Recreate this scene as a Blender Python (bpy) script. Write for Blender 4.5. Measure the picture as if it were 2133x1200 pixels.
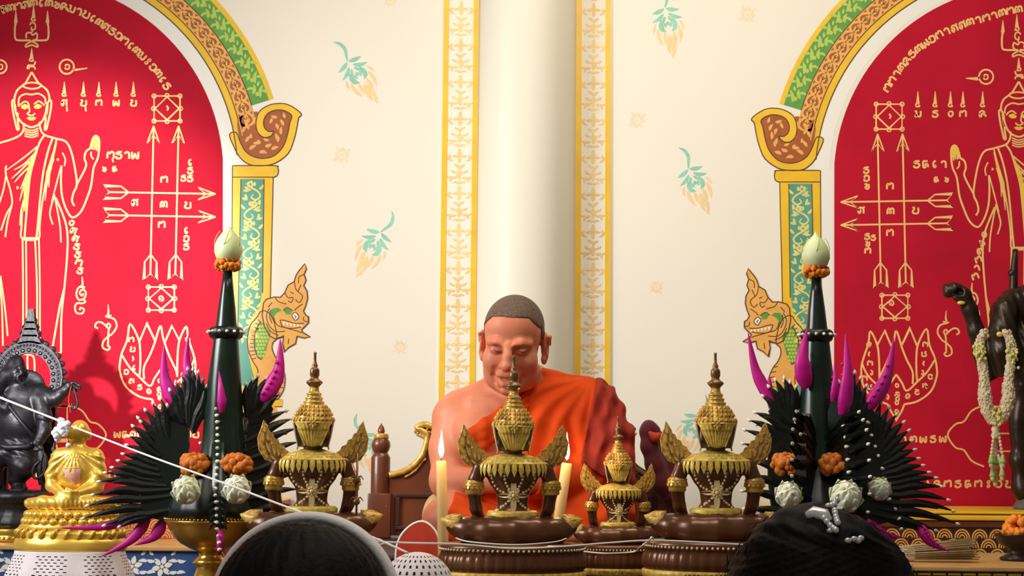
import bpy, bmesh, math, random
import numpy as np
from mathutils import Vector, Matrix, geometry
R = math.radians
rnd = random.Random(7)
SC = bpy.context.scene
COL = SC.collection
for _o in list(bpy.data.objects):
    bpy.data.objects.remove(_o)

# ------------------------------------------------------------------ camera
FPX = 3250.0
CAM_LOC = Vector((0.0, 0.0, 0.95))
CAM_ROT = Matrix.Rotation(R(96.0), 4, 'X') @ Matrix.Rotation(R(0.5), 4, 'Z')
cam_data = bpy.data.cameras.new('camera')
cam_data.sensor_width = 36.0
cam_data.lens = 36.0 * FPX / 2133.0
cam_data.clip_start = 0.05
cam = bpy.data.objects.new('camera', cam_data)
cam.matrix_world = Matrix.Translation(CAM_LOC) @ CAM_ROT
COL.objects.link(cam)
SC.camera = cam

# ------------------------------------------------------------------ view and world
SC.view_settings.view_transform = 'Standard'
SC.view_settings.look = 'None'
SC.view_settings.gamma = 1.0
SC.view_settings.use_curve_mapping = False
SC.view_settings.exposure = -0.07
world = bpy.data.worlds.new('world')
SC.world = world
world.use_nodes = True
world.node_tree.nodes['Background'].inputs[0].default_value = (1.0, 0.93, 0.82, 1)
world.node_tree.nodes['Background'].inputs[1].default_value = 0.15

# ------------------------------------------------------------------ lights
def area_light(name, loc, aim, size, size_y, power, color):
    d = bpy.data.lights.new(name, 'AREA')
    d.shape = 'RECTANGLE'; d.size = size; d.size_y = size_y
    d.energy = power; d.color = color
    o = bpy.data.objects.new(name, d)
    o.location = loc
    o.rotation_euler = (Vector(aim) - Vector(loc)).to_track_quat('-Z', 'Y').to_euler()
    COL.objects.link(o)
    return o
def spot_light(name, loc, aim, angle, blend, radius, power, color):
    d = bpy.data.lights.new(name, 'SPOT')
    d.spot_size = R(angle); d.spot_blend = blend; d.shadow_soft_size = radius
    d.energy = power; d.color = color
    o = bpy.data.objects.new(name, d)
    o.location = loc
    o.rotation_euler = (Vector(aim) - Vector(loc)).to_track_quat('-Z', 'Y').to_euler()
    COL.objects.link(o)
    return o
wl = area_light('window_daylight', (-2.5, 2.7, 2.15), (0.6, 4.7, 1.1), 1.1, 1.3, 21.5, (0.98, 0.97, 0.96))
wl.data.spread = R(74)
spot_light('left_mural_spot', (-1.50, 1.30, 1.42), (-1.52, 4.9, 1.46), 25, 0.55, 0.045, 820, (1.0, 0.95, 0.98))  # added narrow spot, cone held to the left mural for the statue's shadow
area_light('hall_lamp', (0.55, 3.3, 3.3), (0.5, 4.7, 1.3), 1.6, 0.7, 36, (1.0, 0.88, 0.70))
area_light('front_fill', (-0.2, 1.5, 3.3), (0.0, 2.9, 0.8), 1.2, 0.8, 21, (1.0, 0.92, 0.80))  # unseen fill light, added to brighten the headband and statue backs

# ------------------------------------------------------------------ helpers
def P(px, py, Y):
    """world point seen at pixel (px, py) on the plane y = Y"""
    d = CAM_ROT.to_3x3() @ Vector(((px - 1066.5) / FPX, -(py - 600.0) / FPX, -1.0))
    return CAM_LOC + d * ((Y - CAM_LOC.y) / d.y)

def empty(name, loc=(0, 0, 0), rz=0.0, scale=1.0):
    o = bpy.data.objects.new(name, None)
    o.empty_display_size = 0.05
    o.location = loc
    o.rotation_euler = (0, 0, rz)
    o.scale = (scale, scale, scale)
    COL.objects.link(o)
    return o

def tag(o, label=None, cat=None, group=None, kind=None):
    if label: o['label'] = label
    if cat: o['category'] = cat
    if group: o['group'] = group
    if kind: o['kind'] = kind
    return o

def obj_from(name, verts, faces, material, parent=None, smooth=True, mats=None, fmat=None):
    me = bpy.data.meshes.new(name)
    me.from_pydata([tuple(v) for v in verts], [], [tuple(f) for f in faces])
    if mats:
        for m in mats: me.materials.append(m)
        if fmat is not None: me.polygons.foreach_set('material_index', list(fmat))
    elif material:
        me.materials.append(material)
    me.polygons.foreach_set('use_smooth', [smooth] * len(me.polygons))
    me.update()
    o = bpy.data.objects.new(name, me)
    COL.objects.link(o)
    if parent is not None: o.parent = parent
    return o

def copy_tree(o, parent=None):
    c = o.copy()
    COL.objects.link(c)
    if parent is not None: c.parent = parent
    for ch in [x for x in bpy.data.objects if x.parent == o]:
        copy_tree(ch, c)
    return c

def smooth_path(pts, n=6, closed=False):
    """Catmull-Rom through the points (any dimension)"""
    pts = [tuple(p) for p in pts]
    if len(pts) < 3: return pts
    dim = len(pts[0])
    m = len(pts)
    out = []
    rng = range(m) if closed else range(m - 1)
    for i in rng:
        if closed:
            a, b, c, d = pts[i - 1], pts[i], pts[(i + 1) % m], pts[(i + 2) % m]
        else:
            a, b, c, d = pts[max(i - 1, 0)], pts[i], pts[i + 1], pts[min(i + 2, m - 1)]
        for k in range(n):
            t = k / n
            out.append(tuple(0.5 * ((2 * b[q]) + (c[q] - a[q]) * t + (2 * a[q] - 5 * b[q] + 4 * c[q] - d[q]) * t * t
                                    + (3 * b[q] - a[q] - 3 * c[q] + d[q]) * t ** 3) for q in range(dim)))
    if not closed: out.append(pts[-1])
    return out

class MB:
    """collects shapes into one mesh"""
    def __init__(s):
        s.v = []; s.f = []; s.m = []
    def add(s, verts, faces, mi=0, M=None):
        o = len(s.v)
        if M is not None: verts = [M @ Vector(v) for v in verts]
        s.v.extend(tuple(v) for v in verts)
        s.f.extend(tuple(i + o for i in f) for f in faces)
        s.m.extend([mi] * len(faces))
    def box(s, lo, hi, mi=0, bev=0.0, M=None):
        bm = bmesh.new()
        bmesh.ops.create_cube(bm, size=1.0)
        c = [(a + b) / 2 for a, b in zip(lo, hi)]; d = [b - a for a, b in zip(lo, hi)]
        for v in bm.verts: v.co = Vector((c[0] + v.co.x * d[0], c[1] + v.co.y * d[1], c[2] + v.co.z * d[2]))
        if bev > 0: bmesh.ops.bevel(bm, geom=bm.edges[:], offset=bev, segments=2, affect='EDGES', profile=0.5)
        s.bm(bm, mi, M)
    def bm(s, bm, mi=0, M=None):
        bm.verts.index_update()
        s.add([v.co.copy() for v in bm.verts], [[v.index for v in f.verts] for f in bm.faces], mi, M)
        bm.free()
    def lathe(s, prof, n=32, c=(0, 0, 0), mi=0, M=None, sx=1.0, sy=1.0, fn=None):
        """prof: (radius, z) from bottom to top"""
        verts = []; faces = []
        k = len(prof)
        for j in range(n):
            a = 2 * math.pi * j / n
            for (r, z) in prof:
                rr = r if fn is None else fn(r, z, a)
                verts.append((c[0] + rr * math.cos(a) * sx, c[1] + rr * math.sin(a) * sy, c[2] + z))
        for j in range(n):
            j2 = (j + 1) % n
            for i in range(k - 1):
                faces.append((j * k + i, j2 * k + i, j2 * k + i + 1, j * k + i + 1))
        if prof[0][0] > 1e-6: faces.append([j * k for j in range(n)][::-1])
        if prof[-1][0] > 1e-6: faces.append([j * k + k - 1 for j in range(n)])
        s.add(verts, faces, mi, M)
    def tube(s, path, rad, n=8, mi=0, M=None, flat=1.0, cap=True):
        path = [Vector(p) for p in path]
        m = len(path)
        rads = rad if isinstance(rad, (list, tuple)) else [rad] * m
        if len(rads) != m:
            rads = [rads[0] + (rads[-1] - rads[0]) * i / (m - 1) if len(rads) == 2 else
                    float(np.interp(i / (m - 1), np.linspace(0, 1, len(rads)), rads)) for i in range(m)]
        verts = []; faces = []
        up = None
        for i, p in enumerate(path):
            t = (path[min(i + 1, m - 1)] - path[max(i - 1, 0)])
            if t.length < 1e-9: t = Vector((0, 0, 1))
            t.normalize()
            if up is None:
                up = Vector((0, 1, 0)) if abs(t.y) < 0.9 else Vector((1, 0, 0))
            a = up - t * up.dot(t)
            if a.length < 1e-6: a = t.orthogonal()
            a.normalize(); up = a
            b = t.cross(a)
            for j in range(n):
                w = 2 * math.pi * j / n
                verts.append(p + (a * math.cos(w) * flat + b * math.sin(w)) * rads[i])
        for i in range(m - 1):
            for j in range(n):
                j2 = (j + 1) % n
                faces.append((i * n + j, i * n + j2, (i + 1) * n + j2, (i + 1) * n + j))
        if cap:
            faces.append(list(range(n))[::-1]); faces.append([(m - 1) * n + j for j in range(n)])
        s.add(verts, faces, mi, M)
    def ball(s, c, r, nu=10, nv=7, mi=0, M=None):
        if not isinstance(r, (tuple, list)): r = (r, r, r)
        verts = [(c[0], c[1], c[2] - r[2])]; faces = []
        for i in range(1, nv):
            ph = math.pi * i / nv
            for j in range(nu):
                a = 2 * math.pi * j / nu
                verts.append((c[0] + r[0] * math.sin(ph) * math.cos(a), c[1] + r[1] * math.sin(ph) * math.sin(a), c[2] - r[2] * math.cos(ph)))
        verts.append((c[0], c[1], c[2] + r[2]))
        top = len(verts) - 1
        for j in range(nu):
            j2 = (j + 1) % nu
            faces.append((0, 1 + j2, 1 + j))
            for i in range(nv - 2):
                faces.append((1 + i * nu + j, 1 + i * nu + j2, 1 + (i + 1) * nu + j2, 1 + (i + 1) * nu + j))
            faces.append((1 + (nv - 2) * nu + j, 1 + (nv - 2) * nu + j2, top))
        s.add(verts, faces, mi, M)
    def prism(s, poly, fmap, t0, t1, mi=0, M=None):
        """polygon in 2D, fmap(u, v, t) -> 3D, extruded from depth t0 to t1"""
        n = len(poly)
        tris = geometry.tessellate_polygon([[Vector((p[0], p[1], 0)) for p in poly]])
        verts = [fmap(p[0], p[1], t0) for p in poly] + [fmap(p[0], p[1], t1) for p in poly]
        faces = [tuple(t) for t in tris] + [tuple(i + n for i in t)[::-1] for t in tris]
        faces += [(i, (i + 1) % n, n + (i + 1) % n, n + i) for i in range(n)]
        s.add(verts, faces, mi, M)
    def build(s, name, material, parent=None, smooth=True, mats=None):
        o = obj_from(name, s.v, s.f, material, parent, smooth, mats, s.m if mats else None)
        bm = bmesh.new(); bm.from_mesh(o.data)
        bmesh.ops.recalc_face_normals(bm, faces=bm.faces[:])
        bm.to_mesh(o.data); bm.free()
        return o

def sharp(o, ang=35):
    """flat look on hard edges, smooth elsewhere"""
    me = o.data
    bm = bmesh.new(); bm.from_mesh(me)
    for e in bm.edges:
        if len(e.link_faces) == 2 and e.calc_face_angle(0) > R(ang): e.smooth = False
    bm.to_mesh(me); bm.free()
    return o

# ---- signed distance modelling
def smin(a, b, k):
    if k <= 0: return np.minimum(a, b)
    h = np.maximum(k - np.abs(a - b), 0.0) / k
    return np.minimum(a, b) - h * h * k * 0.25

class SDF:
    def __init__(s, lo, hi, h):
        s.lo = np.array(lo, float); s.h = h
        n = np.ceil((np.array(hi) - s.lo) / h).astype(int) + 1
        s.ax = [s.lo[i] + h * np.arange(n[i]) for i in range(3)]
        s.D = np.full(n, max(1.0, 100.0 * h), np.float32)
    def _sl(s, lo, hi, m):
        out = []
        for i in range(3):
            a = max(0, int((lo[i] - m - s.lo[i]) / s.h)); b = min(len(s.ax[i]), int((hi[i] + m - s.lo[i]) / s.h) + 2)
            out.append(slice(a, max(a, b)))
        return tuple(out)
    def _grid(s, sl):
        return (s.ax[0][sl[0]][:, None, None], s.ax[1][sl[1]][None, :, None], s.ax[2][sl[2]][None, None, :])
    def op(s, lo, hi, fn, k, mode):
        sl = s._sl(lo, hi, k + 3 * s.h + (0.03 if mode == 'u' else 0))
        if 0 in [x.stop - x.start for x in sl]: return
        d = fn(*s._grid(sl))
        if mode == 'u': s.D[sl] = smin(s.D[sl], d, k)
        elif mode == 's': s.D[sl] = -smin(-s.D[sl], d, k)
        elif mode == 'i': s.D[sl] = -smin(-s.D[sl], -d, k)
    def ell(s, c, r, k=0.02, mode='u', M=None):
        c = np.array(c, float); r = np.array(r if hasattr(r, '__len__') else (r, r, r), float)
        big = max(r)
        def fn(X, Y, Z):
            x, y, z = X - c[0], Y - c[1], Z - c[2]
            if M is not None:
                x, y, z = (M[0][0] * x + M[0][1] * y + M[0][2] * z, M[1][0] * x + M[1][1] * y + M[1][2] * z, M[2][0] * x + M[2][1] * y + M[2][2] * z)
            k0 = np.sqrt((x / r[0]) ** 2 + (y / r[1]) ** 2 + (z / r[2]) ** 2) + 1e-9
            k1 = np.sqrt((x / r[0] ** 2) ** 2 + (y / r[1] ** 2) ** 2 + (z / r[2] ** 2) ** 2) + 1e-9
            return k0 * (k0 - 1) / k1
        e = r if M is None else np.array([big] * 3)
        s.op(c - e, c + e, fn, k, mode)
    def cap(s, a, b, ra, rb=None, k=0.02, mode='u'):
        a = np.array(a, float); b = np.array(b, float); rb = ra if rb is None else rb
        ab = b - a; L = max(float(ab @ ab), 1e-12)
        def fn(X, Y, Z):
            t = np.clip(((X - a[0]) * ab[0] + (Y - a[1]) * ab[1] + (Z - a[2]) * ab[2]) / L, 0, 1)
            return np.sqrt((X - a[0] - t * ab[0]) ** 2 + (Y - a[1] - t * ab[1]) ** 2 + (Z - a[2] - t * ab[2]) ** 2) - (ra + (rb - ra) * t)
        r = max(ra, rb)
        s.op(np.minimum(a, b) - r, np.maximum(a, b) + r, fn, k, mode)
    def chain(s, pts, rads, k=0.02, mode='u'):
        for i in range(len(pts) - 1):
            s.cap(pts[i], pts[i + 1], rads[i], rads[i + 1], k, mode)
    def field(s):
        return s._grid((slice(None),) * 3)
    def mesh(s, name, material, parent=None, loc=None):
        D = s.D
        ins = D < 0
        nx, ny, nz = D.shape
        cs = [(a, b, c) for a in (0, 1) for b in (0, 1) for c in (0, 1)]
        def sh(A, o): return A[o[0]:nx - 1 + o[0], o[1]:ny - 1 + o[1], o[2]:nz - 1 + o[2]]
        cnt = np.zeros((nx - 1, ny - 1, nz - 1), np.int8)
        for o in cs: cnt += sh(ins, o)
        mask = (cnt > 0) & (cnt < 8)
        idx = np.full(mask.shape, -1, np.int64)
        n = int(mask.sum())
        idx[mask] = np.arange(n)
        acc = np.zeros((n, 3)); num = np.zeros(n)
        for i, a in enumerate(cs):
            for b in cs[i + 1:]:
                if sum(abs(p - q) for p, q in zip(a, b)) != 1: continue
                da = sh(D, a)[mask]; db = sh(D, b)[mask]
                cr = (da < 0) != (db < 0)
                t = np.where(cr, da / np.where(cr, da - db, 1), 0)
                for q in range(3): acc[:, q] += np.where(cr, a[q] + t * (b[q] - a[q]), 0)
                num += cr
        ijk = np.argwhere(mask)
        V = (ijk + acc / num[:, None]) * s.h + s.lo
        F = []
        for ax in range(3):
            o = [0, 0, 0]; o[ax] = 1
            A = ins[:nx - o[0], :ny - o[1], :nz - o[2]]; B = ins[o[0]:, o[1]:, o[2]:]
            e = np.argwhere(A != B)
            u, w = (ax + 1) % 3, (ax + 2) % 3
            ok = (e[:, u] > 0) & (e[:, w] > 0) & (e[:, u] < D.shape[u] - 1) & (e[:, w] < D.shape[w] - 1)
            e = e[ok]
            q = []
            for du, dw in ((-1, -1), (0, -1), (0, 0), (-1, 0)):
                g = e.copy(); g[:, u] += du; g[:, w] += dw
                q.append(idx[g[:, 0], g[:, 1], g[:, 2]])
            q = np.stack(q, 1)
            fl = ~A[e[:, 0], e[:, 1], e[:, 2]]
            q[fl] = q[fl][:, ::-1]
            F.append(q)
        F = np.concatenate(F)
        me = bpy.data.meshes.new(name)
        me.vertices.add(len(V)); me.vertices.foreach_set('co', V.astype(np.float32).ravel())
        me.loops.add(F.size); me.loops.foreach_set('vertex_index', F.astype(np.int32).ravel())
        me.polygons.add(len(F)); me.polygons.foreach_set('loop_start', np.arange(0, F.size, 4, dtype=np.int32))
        me.polygons.foreach_set('use_smooth', np.ones(len(F), bool))
        me.update(calc_edges=True); me.validate()
        me.materials.append(material)
        o = bpy.data.objects.new(name, me)
        COL.objects.link(o)
        if parent is not None: o.parent = parent
        if loc is not None: o.location = loc
        return o

# ---- materials
def mat(name, col, rough=0.6, metal=0.0, noise=None, bump=None, sss=0.0, emit=None, coat=0.0, spec=0.5, sheen=0.0, alpha=1.0):
    """noise: (scale, amount[, second colour]); bump: (scale, strength)"""
    m = bpy.data.materials.new(name)
    m.use_nodes = True
    nt = m.node_tree
    b = nt.nodes['Principled BSDF']
    b.inputs['Base Color'].default_value = (*col, 1)
    b.inputs['Roughness'].default_value = rough
    b.inputs['Metallic'].default_value = metal
    b.inputs['Specular IOR Level'].default_value = spec
    b.inputs['Coat Weight'].default_value = coat
    b.inputs['Sheen Weight'].default_value = sheen
    b.inputs['Alpha'].default_value = alpha
    if sss > 0:
        b.inputs['Subsurface Weight'].default_value = sss
        b.inputs['Subsurface Radius'].default_value = (0.012, 0.004, 0.002)
        b.inputs['Subsurface Scale'].default_value = 1.0
    if emit:
        b.inputs['Emission Color'].default_value = (*emit[0], 1)
        b.inputs['Emission Strength'].default_value = emit[1]
    tc = nt.nodes.new('ShaderNodeTexCoord')
    if noise:
        n = nt.nodes.new('ShaderNodeTexNoise')
        n.inputs['Scale'].default_value = noise[0]
        n.inputs['Detail'].default_value = 5
        nt.links.new(tc.outputs['Object'], n.inputs['Vector'])
        cr = nt.nodes.new('ShaderNodeValToRGB')
        c2 = noise[2] if len(noise) > 2 else tuple(max(0, c * (1 - noise[1])) for c in col)
        cr.color_ramp.elements[0].color = (*c2, 1); cr.color_ramp.elements[0].position = 0.3
        cr.color_ramp.elements[1].color = (*col, 1); cr.color_ramp.elements[1].position = 0.65
        nt.links.new(n.outputs['Fac'], cr.inputs['Fac'])
        nt.links.new(cr.outputs['Color'], b.inputs['Base Color'])
    if bump:
        n2 = nt.nodes.new('ShaderNodeTexNoise')
        n2.inputs['Scale'].default_value = bump[0]; n2.inputs['Detail'].default_value = 4
        nt.links.new(tc.outputs['Object'], n2.inputs['Vector'])
        bp = nt.nodes.new('ShaderNodeBump')
        bp.inputs['Strength'].default_value = bump[1]; bp.inputs['Distance'].default_value = 0.004
        nt.links.new(n2.outputs['Fac'], bp.inputs['Height'])
        nt.links.new(bp.outputs['Normal'], b.inputs['Normal'])
    return m

M_WALL = mat('wall_plaster', (0.85, 0.80, 0.695), 0.7, noise=(1.2, 0.04), bump=(60, 0.03), spec=0.2)
M_COLUMN = mat('column_paint', (0.78, 0.75, 0.63), 0.4, noise=(2, 0.03), spec=0.2)
M_FLOOR = mat('floor_tile', (0.35, 0.25, 0.18), 0.4, noise=(3, 0.3))
M_RED = mat('mural_red', (0.52, 0.009, 0.030), 0.75, noise=(5, 0.16), bump=(300, 0.12), spec=0.12)
M_LINE = mat('gold_line_paint', (0.92, 0.60, 0.20), 0.45, noise=(30, 0.12))
M_LINE2 = mat('gold_fill_paint', (0.90, 0.62, 0.06), 0.4, noise=(30, 0.12))
M_YELLOW = mat('yellow_paint', (0.90, 0.55, 0.025), 0.4, noise=(12, 0.15))
M_OUTL = mat('dark_outline_paint', (0.10, 0.035, 0.01), 0.6)
M_RUST = mat('rust_paint', (0.40, 0.10, 0.02), 0.5, noise=(20, 0.2))
M_TAN = mat('tan_gold_paint', (0.86, 0.44, 0.10), 0.45, noise=(25, 0.15))
M_GREEN = mat('green_paint', (0.12, 0.36, 0.06), 0.5, noise=(20, 0.25))
M_LIME = mat('lime_paint', (0.48, 0.62, 0.10), 0.5, noise=(25, 0.15))
M_TEAL = mat('teal_paint', (0.10, 0.36, 0.26), 0.5, noise=(10, 0.2))
M_PALEY = mat('pale_yellow_paint', (0.80, 0.70, 0.22), 0.5, noise=(30, 0.2))
M_WHITEP = mat('white_paint', (0.86, 0.84, 0.78), 0.6)
M_SPRIGG = mat('sprig_green_paint', (0.30, 0.66, 0.50), 0.6, noise=(30, 0.2))
M_SPRIGO = mat('sprig_orange_paint', (0.90, 0.66, 0.34), 0.6, noise=(30, 0.12))
M_STENC = mat('stencil_gold_paint', (0.90, 0.64, 0.27), 0.6, noise=(9, 0.2))
M_STAR = mat('star_paint', (0.90, 0.74, 0.50), 0.6, noise=(40, 0.1))
# ================================================================== the room shell
YW = 4.90
def structure(o, label=None, cat=None):
    o['kind'] = 'structure'
    if label: o['label'] = label
    if cat: o['category'] = cat
    return o
b = MB(); b.box((-3.4, YW, -0.02), (3.4, YW + 0.15, 3.2))
wall = structure(b.build('wall_back', M_WALL, smooth=False), 'cream plaster wall behind the chanting monk', 'wall')
b = MB(); b.box((-3.4, -0.6, -0.1), (3.4, YW + 0.15, -0.02))
structure(b.build('floor', M_FLOOR, smooth=False), 'brown tiled floor of the hall', 'floor')

# ---- painting on the wall: every layer of paint lies a fraction of a millimetre above the one below
def petal(x, y, L, W, ang, curl=0.0, n=7):
    """leaf shaped polygon starting at (x, y) in pixel axes, ang in degrees (0 = right, 90 = down)"""
    a = R(ang); pts_l = []; pts_r = []
    for i in range(n + 1):
        t = i / n
        w = W * 0.5 * math.sin(math.pi * min(1, t * 0.92 + 0.04)) ** 0.8 * (1 - 0.35 * t)
        aa = a + curl * t
        cx = x + L * t * math.cos(a + curl * t * 0.5); cy = y + L * t * math.sin(a + curl * t * 0.5)
        pts_l.append((cx - math.sin(aa) * w, cy + math.cos(aa) * w)); pts_r.append((cx + math.sin(aa) * w, cy - math.cos(aa) * w))
    return pts_l + pts_r[::-1]

class Paint:
    def __init__(s, layer, Y=YW, T=None):
        s.mb = MB(); s.Y = Y - 0.0003 * layer; s.T = T or (lambda x, y: (x, y))
    def pt(s, x, y):
        x, y = s.T(x, y)
        return P(x, y, s.Y - s.n * 0.000003)
    n = 0
    def poly(s, pts, mi=0):
        s.n += 1
        tris = geometry.tessellate_polygon([[Vector((p[0], p[1], 0)) for p in pts]])
        s.mb.add([s.pt(*p) for p in pts], [tuple(t) for t in tris], mi)
        return s
    def petal(s, *a, mi=0, **k):
        return s.poly(petal(*a, **k), mi)
    def stroke(s, pts, w=4.0, smooth=True, closed=False, taper=None, mi=0, n=5):
        s.n += 1
        pts = smooth_path(pts, n, closed) if smooth and len(pts) > 2 else [tuple(p) for p in pts]
        m = len(pts); L = []; Rr = []
        for i, p in enumerate(pts):
            q0 = pts[i - 1] if (i > 0 or closed) else p
            q1 = pts[(i + 1) % m] if (i < m - 1 or closed) else p
            dx, dy = q1[0] - q0[0], q1[1] - q0[1]
            d = math.hypot(dx, dy) or 1.0
            nx, ny = -dy / d, dx / d
            k = 1.0
            if not smooth and 0 < i < m - 1:   # miter
                ax, ay = p[0] - q0[0], p[1] - q0[1]; la = math.hypot(ax, ay) or 1
                c = abs(nx * (-ay / la) + ny * (ax / la)); k = min(1 / max(c, 0.35), 2.5)
            ww = w * 0.5 * k
            if taper: ww *= float(np.interp(i / max(m - 1, 1), np.linspace(0, 1, len(taper)), taper))
            L.append((p[0] + nx * ww, p[1] + ny * ww)); Rr.append((p[0] - nx * ww, p[1] - ny * ww))
        vs = [s.pt(*p) for p in L] + [s.pt(*p) for p in Rr]
        fs = [(i, (i + 1) % m, m + (i + 1) % m, m + i) for i in range(m if closed else m - 1)]
        s.mb.add(vs, fs, mi)
        return s
    def circle(s, x, y, r, w=None, n=16, ry=None):
        ry = ry or r
        pts = [(x + r * math.cos(2 * math.pi * i / n), y + ry * math.sin(2 * math.pi * i / n)) for i in range(n)]
        return s.poly(pts) if w is None else s.stroke(pts, w, smooth=False, closed=True)
    def build(s, name, material, parent, mats=None):
        return obj_from(name, s.mb.v, s.mb.f, material, parent, False, mats, s.mb.m if mats else None)

# ---- floral sprigs and stars stencilled on the plain wall
def sprig(x0, y0, x1, y1, hook, stem=True):
    """x0,y0 stem end, x1,y1 flame tip; hook = side the stem bends to"""
    g = Paint(1); o = Paint(1)
    L = math.hypot(x1 - x0, y1 - y0); A = math.atan2(y1 - y0, x1 - x0)
    def T(u, v):      # u along 0..150, v across
        k = L / 150.0
        return (x0 + (u * math.cos(A) - v * math.sin(A)) * k, y0 + (u * math.sin(A) + v * math.cos(A)) * k)
    g.T = T; o.T = T
    h = hook
    if stem: g.stroke([(2, 0), (12, 8 * h), (26, 10 * h), (40, 4 * h), (48, 0)], 7, taper=[0.15, 0.9, 1.0, 0.7, 0.3])
    for s_ in (-1, 1):
        g.petal(50, 2 * s_, 26, 10, 62 * s_, 0.5 * s_)
        g.petal(60, 5 * s_, 28, 9, 40 * s_, 0.8 * s_)
        g.petal(70, 12 * s_, 26, 8, 15 * s_, -0.9 * s_)
        g.petal(66, 3 * s_, 14, 7, 30 * s_)
        g.stroke([(72, 7 * s_), (80, 16 * s_), (92, 14 * s_), (96, 5 * s_)], 4.5, taper=[0.3, 1, 1, 0.3])
        g.petal(88, 4 * s_, 12, 6, 160 * s_)
        o.petal(88, 20 * s_, 34, 9, 18 * s_, -0.8 * s_)
        o.petal(97, 9 * s_, 30, 10, 8 * s_, -0.5 * s_)
        o.petal(78, 24 * s_, 20, 6, 35 * s_, -0.6 * s_)
    g.circle(80, 0, 4)
    o.petal(104, 0, 26, 13, 4, 0.2)
    o.petal(118, -5, 24, 9, -8, 0.7); o.petal(121, 6, 20, 8, 12, -0.6)
    o.stroke([(128, 0), (138, -3), (145, 2), (151, 0)], 7, taper=[0.8, 1, 0.6, 0.1])
    og = g.build('floral_sprig', M_SPRIGG, wall)
    og['label'] = 'green stem and leaves of a painted sprig with orange flame petals'
    oo = o.build('flame_petals', M_SPRIGO, og)
for a in ((693, 86, 788, 214, -1), (817, 438, 743, 578, -1), (1376, -34, 1404, 121, -1), (1413, 306, 1478, 446, -1),
          (744, 860, 782, 996, 1), (1470, 820, 1418, 960, -1)):
    sprig(*a)
def star(x, y, r, n=8):
    s = Paint(1)
    for i in range(n):
        a = 360 / n * i + 10
        s.petal(x + r * 0.32 * math.cos(R(a)), y + r * 0.32 * math.sin(R(a)), r * (0.72 if i % 2 else 0.5), r * 0.34, a)
        s.petal(x + r * 0.3 * math.cos(R(a + 20)), y + r * 0.3 * math.sin(R(a + 20)), r * 0.4, r * 0.13, a + 25)
    s.circle(x, y, r * 0.16)
    s.build('star_motif', M_STAR, wall)
for x, y, r in ((813, 0, 17), (712, 322, 21), (833, 722, 17), (1557, 29, 21), (1327, 250, 21), (1367, 598, 17)): star(x, y, r)

# ---- engaged round column between two stencilled strips
xl = P(994, 450, YW).x; xr = P(1199, 450, YW).x
b = MB(); b.lathe([((xr - xl) / 2, -0.02), ((xr - xl) / 2, 3.2)], 64, ((xl + xr) / 2, YW + 0.012, 0))
structure(sharp(b.build('wall_column', M_COLUMN)), 'round cream column set into the wall behind the monk', 'column')

def strip(n, x0, x1, x2, x3, label):
    """two yellow border lines x0..x1, x2..x3 around a stencilled field (pixel columns at mid height)"""
    wx = [P(x, 450, YW).x for x in (x0, x1, x2, x3)]
    b = MB(); b.box((wx[0] - 0.002, YW - 0.006, -0.02), (wx[3] + 0.002, YW, 3.2))
    root = structure(b.build('trim_%d' % n, M_WALL, smooth=False), label, 'painted strip')
    b = MB()
    for a, c in ((wx[0], wx[1]), (wx[2], wx[3])): b.box((a, YW - 0.0075, 0.0), (c, YW - 0.0055, 3.2))
    b.build('gold_border', M_YELLOW, root, smooth=False)
    s = Paint(0, YW - 0.0062)
    s.pt = lambda x, y: (lambda q: Vector((wx[1] + (wx[2] - wx[1]) * x / 50.0, s.Y - s.n * 0.000002, y)))(0)
    unit = 0.120; k = unit / 100.0
    def T(u, v, base): return (u, base - v * k)
    z = 3.1
    i = 0
    while z > 0.6:
        for (u, v, L, W, a, c) in ((25, 12, 13, 9, -90, 0), (25, 12, 12, 8, 0, 0.3), (25, 12, 12, 8, 180, -0.3), (25, 14, 13, 9, 90, 0),
                                   (12, 26, 14, 6, 200, 1.2), (38, 26, 14, 6, -20, -1.2), (14, 34, 15, 7, 20, 1.0), (36, 36, 14, 7, 160, -1.0),
                                   (25, 50, 15, 8, 70, 0.8), (25, 52, 14, 8, 120, -0.8), (8, 50, 12, 6, 60, -1), (42, 50, 12, 6, 120, 1),
                                   (20, 68, 16, 8, 150, 1.2), (30, 70, 16, 8, 30, -1.2), (25, 76, 10, 7, -90, 0), (12, 84, 14, 6, -30, 1.5), (38, 84, 14, 6, 210, -1.5), (25, 92, 8, 7, 90, 0),
                                   (7, 70, 9, 5, 80, 0.5), (43, 72, 9, 5, 100, -0.5), (7, 8, 10, 5, 100, 0.8), (43, 8, 10, 5, 80, -0.8)):
            if i % 2: u = 50 - u; a = 180 - a; c = -c
            pts = petal(u, v, L * 1.3, W * 1.15, a, c, 5)
            s.poly([(p[0], z - p[1] * k) for p in pts])
        z -= unit; i += 1
    s.build('stencil_pattern', M_STENC, root)
strip(1, 919, 930, 982, 993, 'cream strip with stencilled gold leaves left of the column')
strip(2, 1199, 1210, 1260, 1271, 'cream strip with stencilled gold leaves right of the column')
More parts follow.
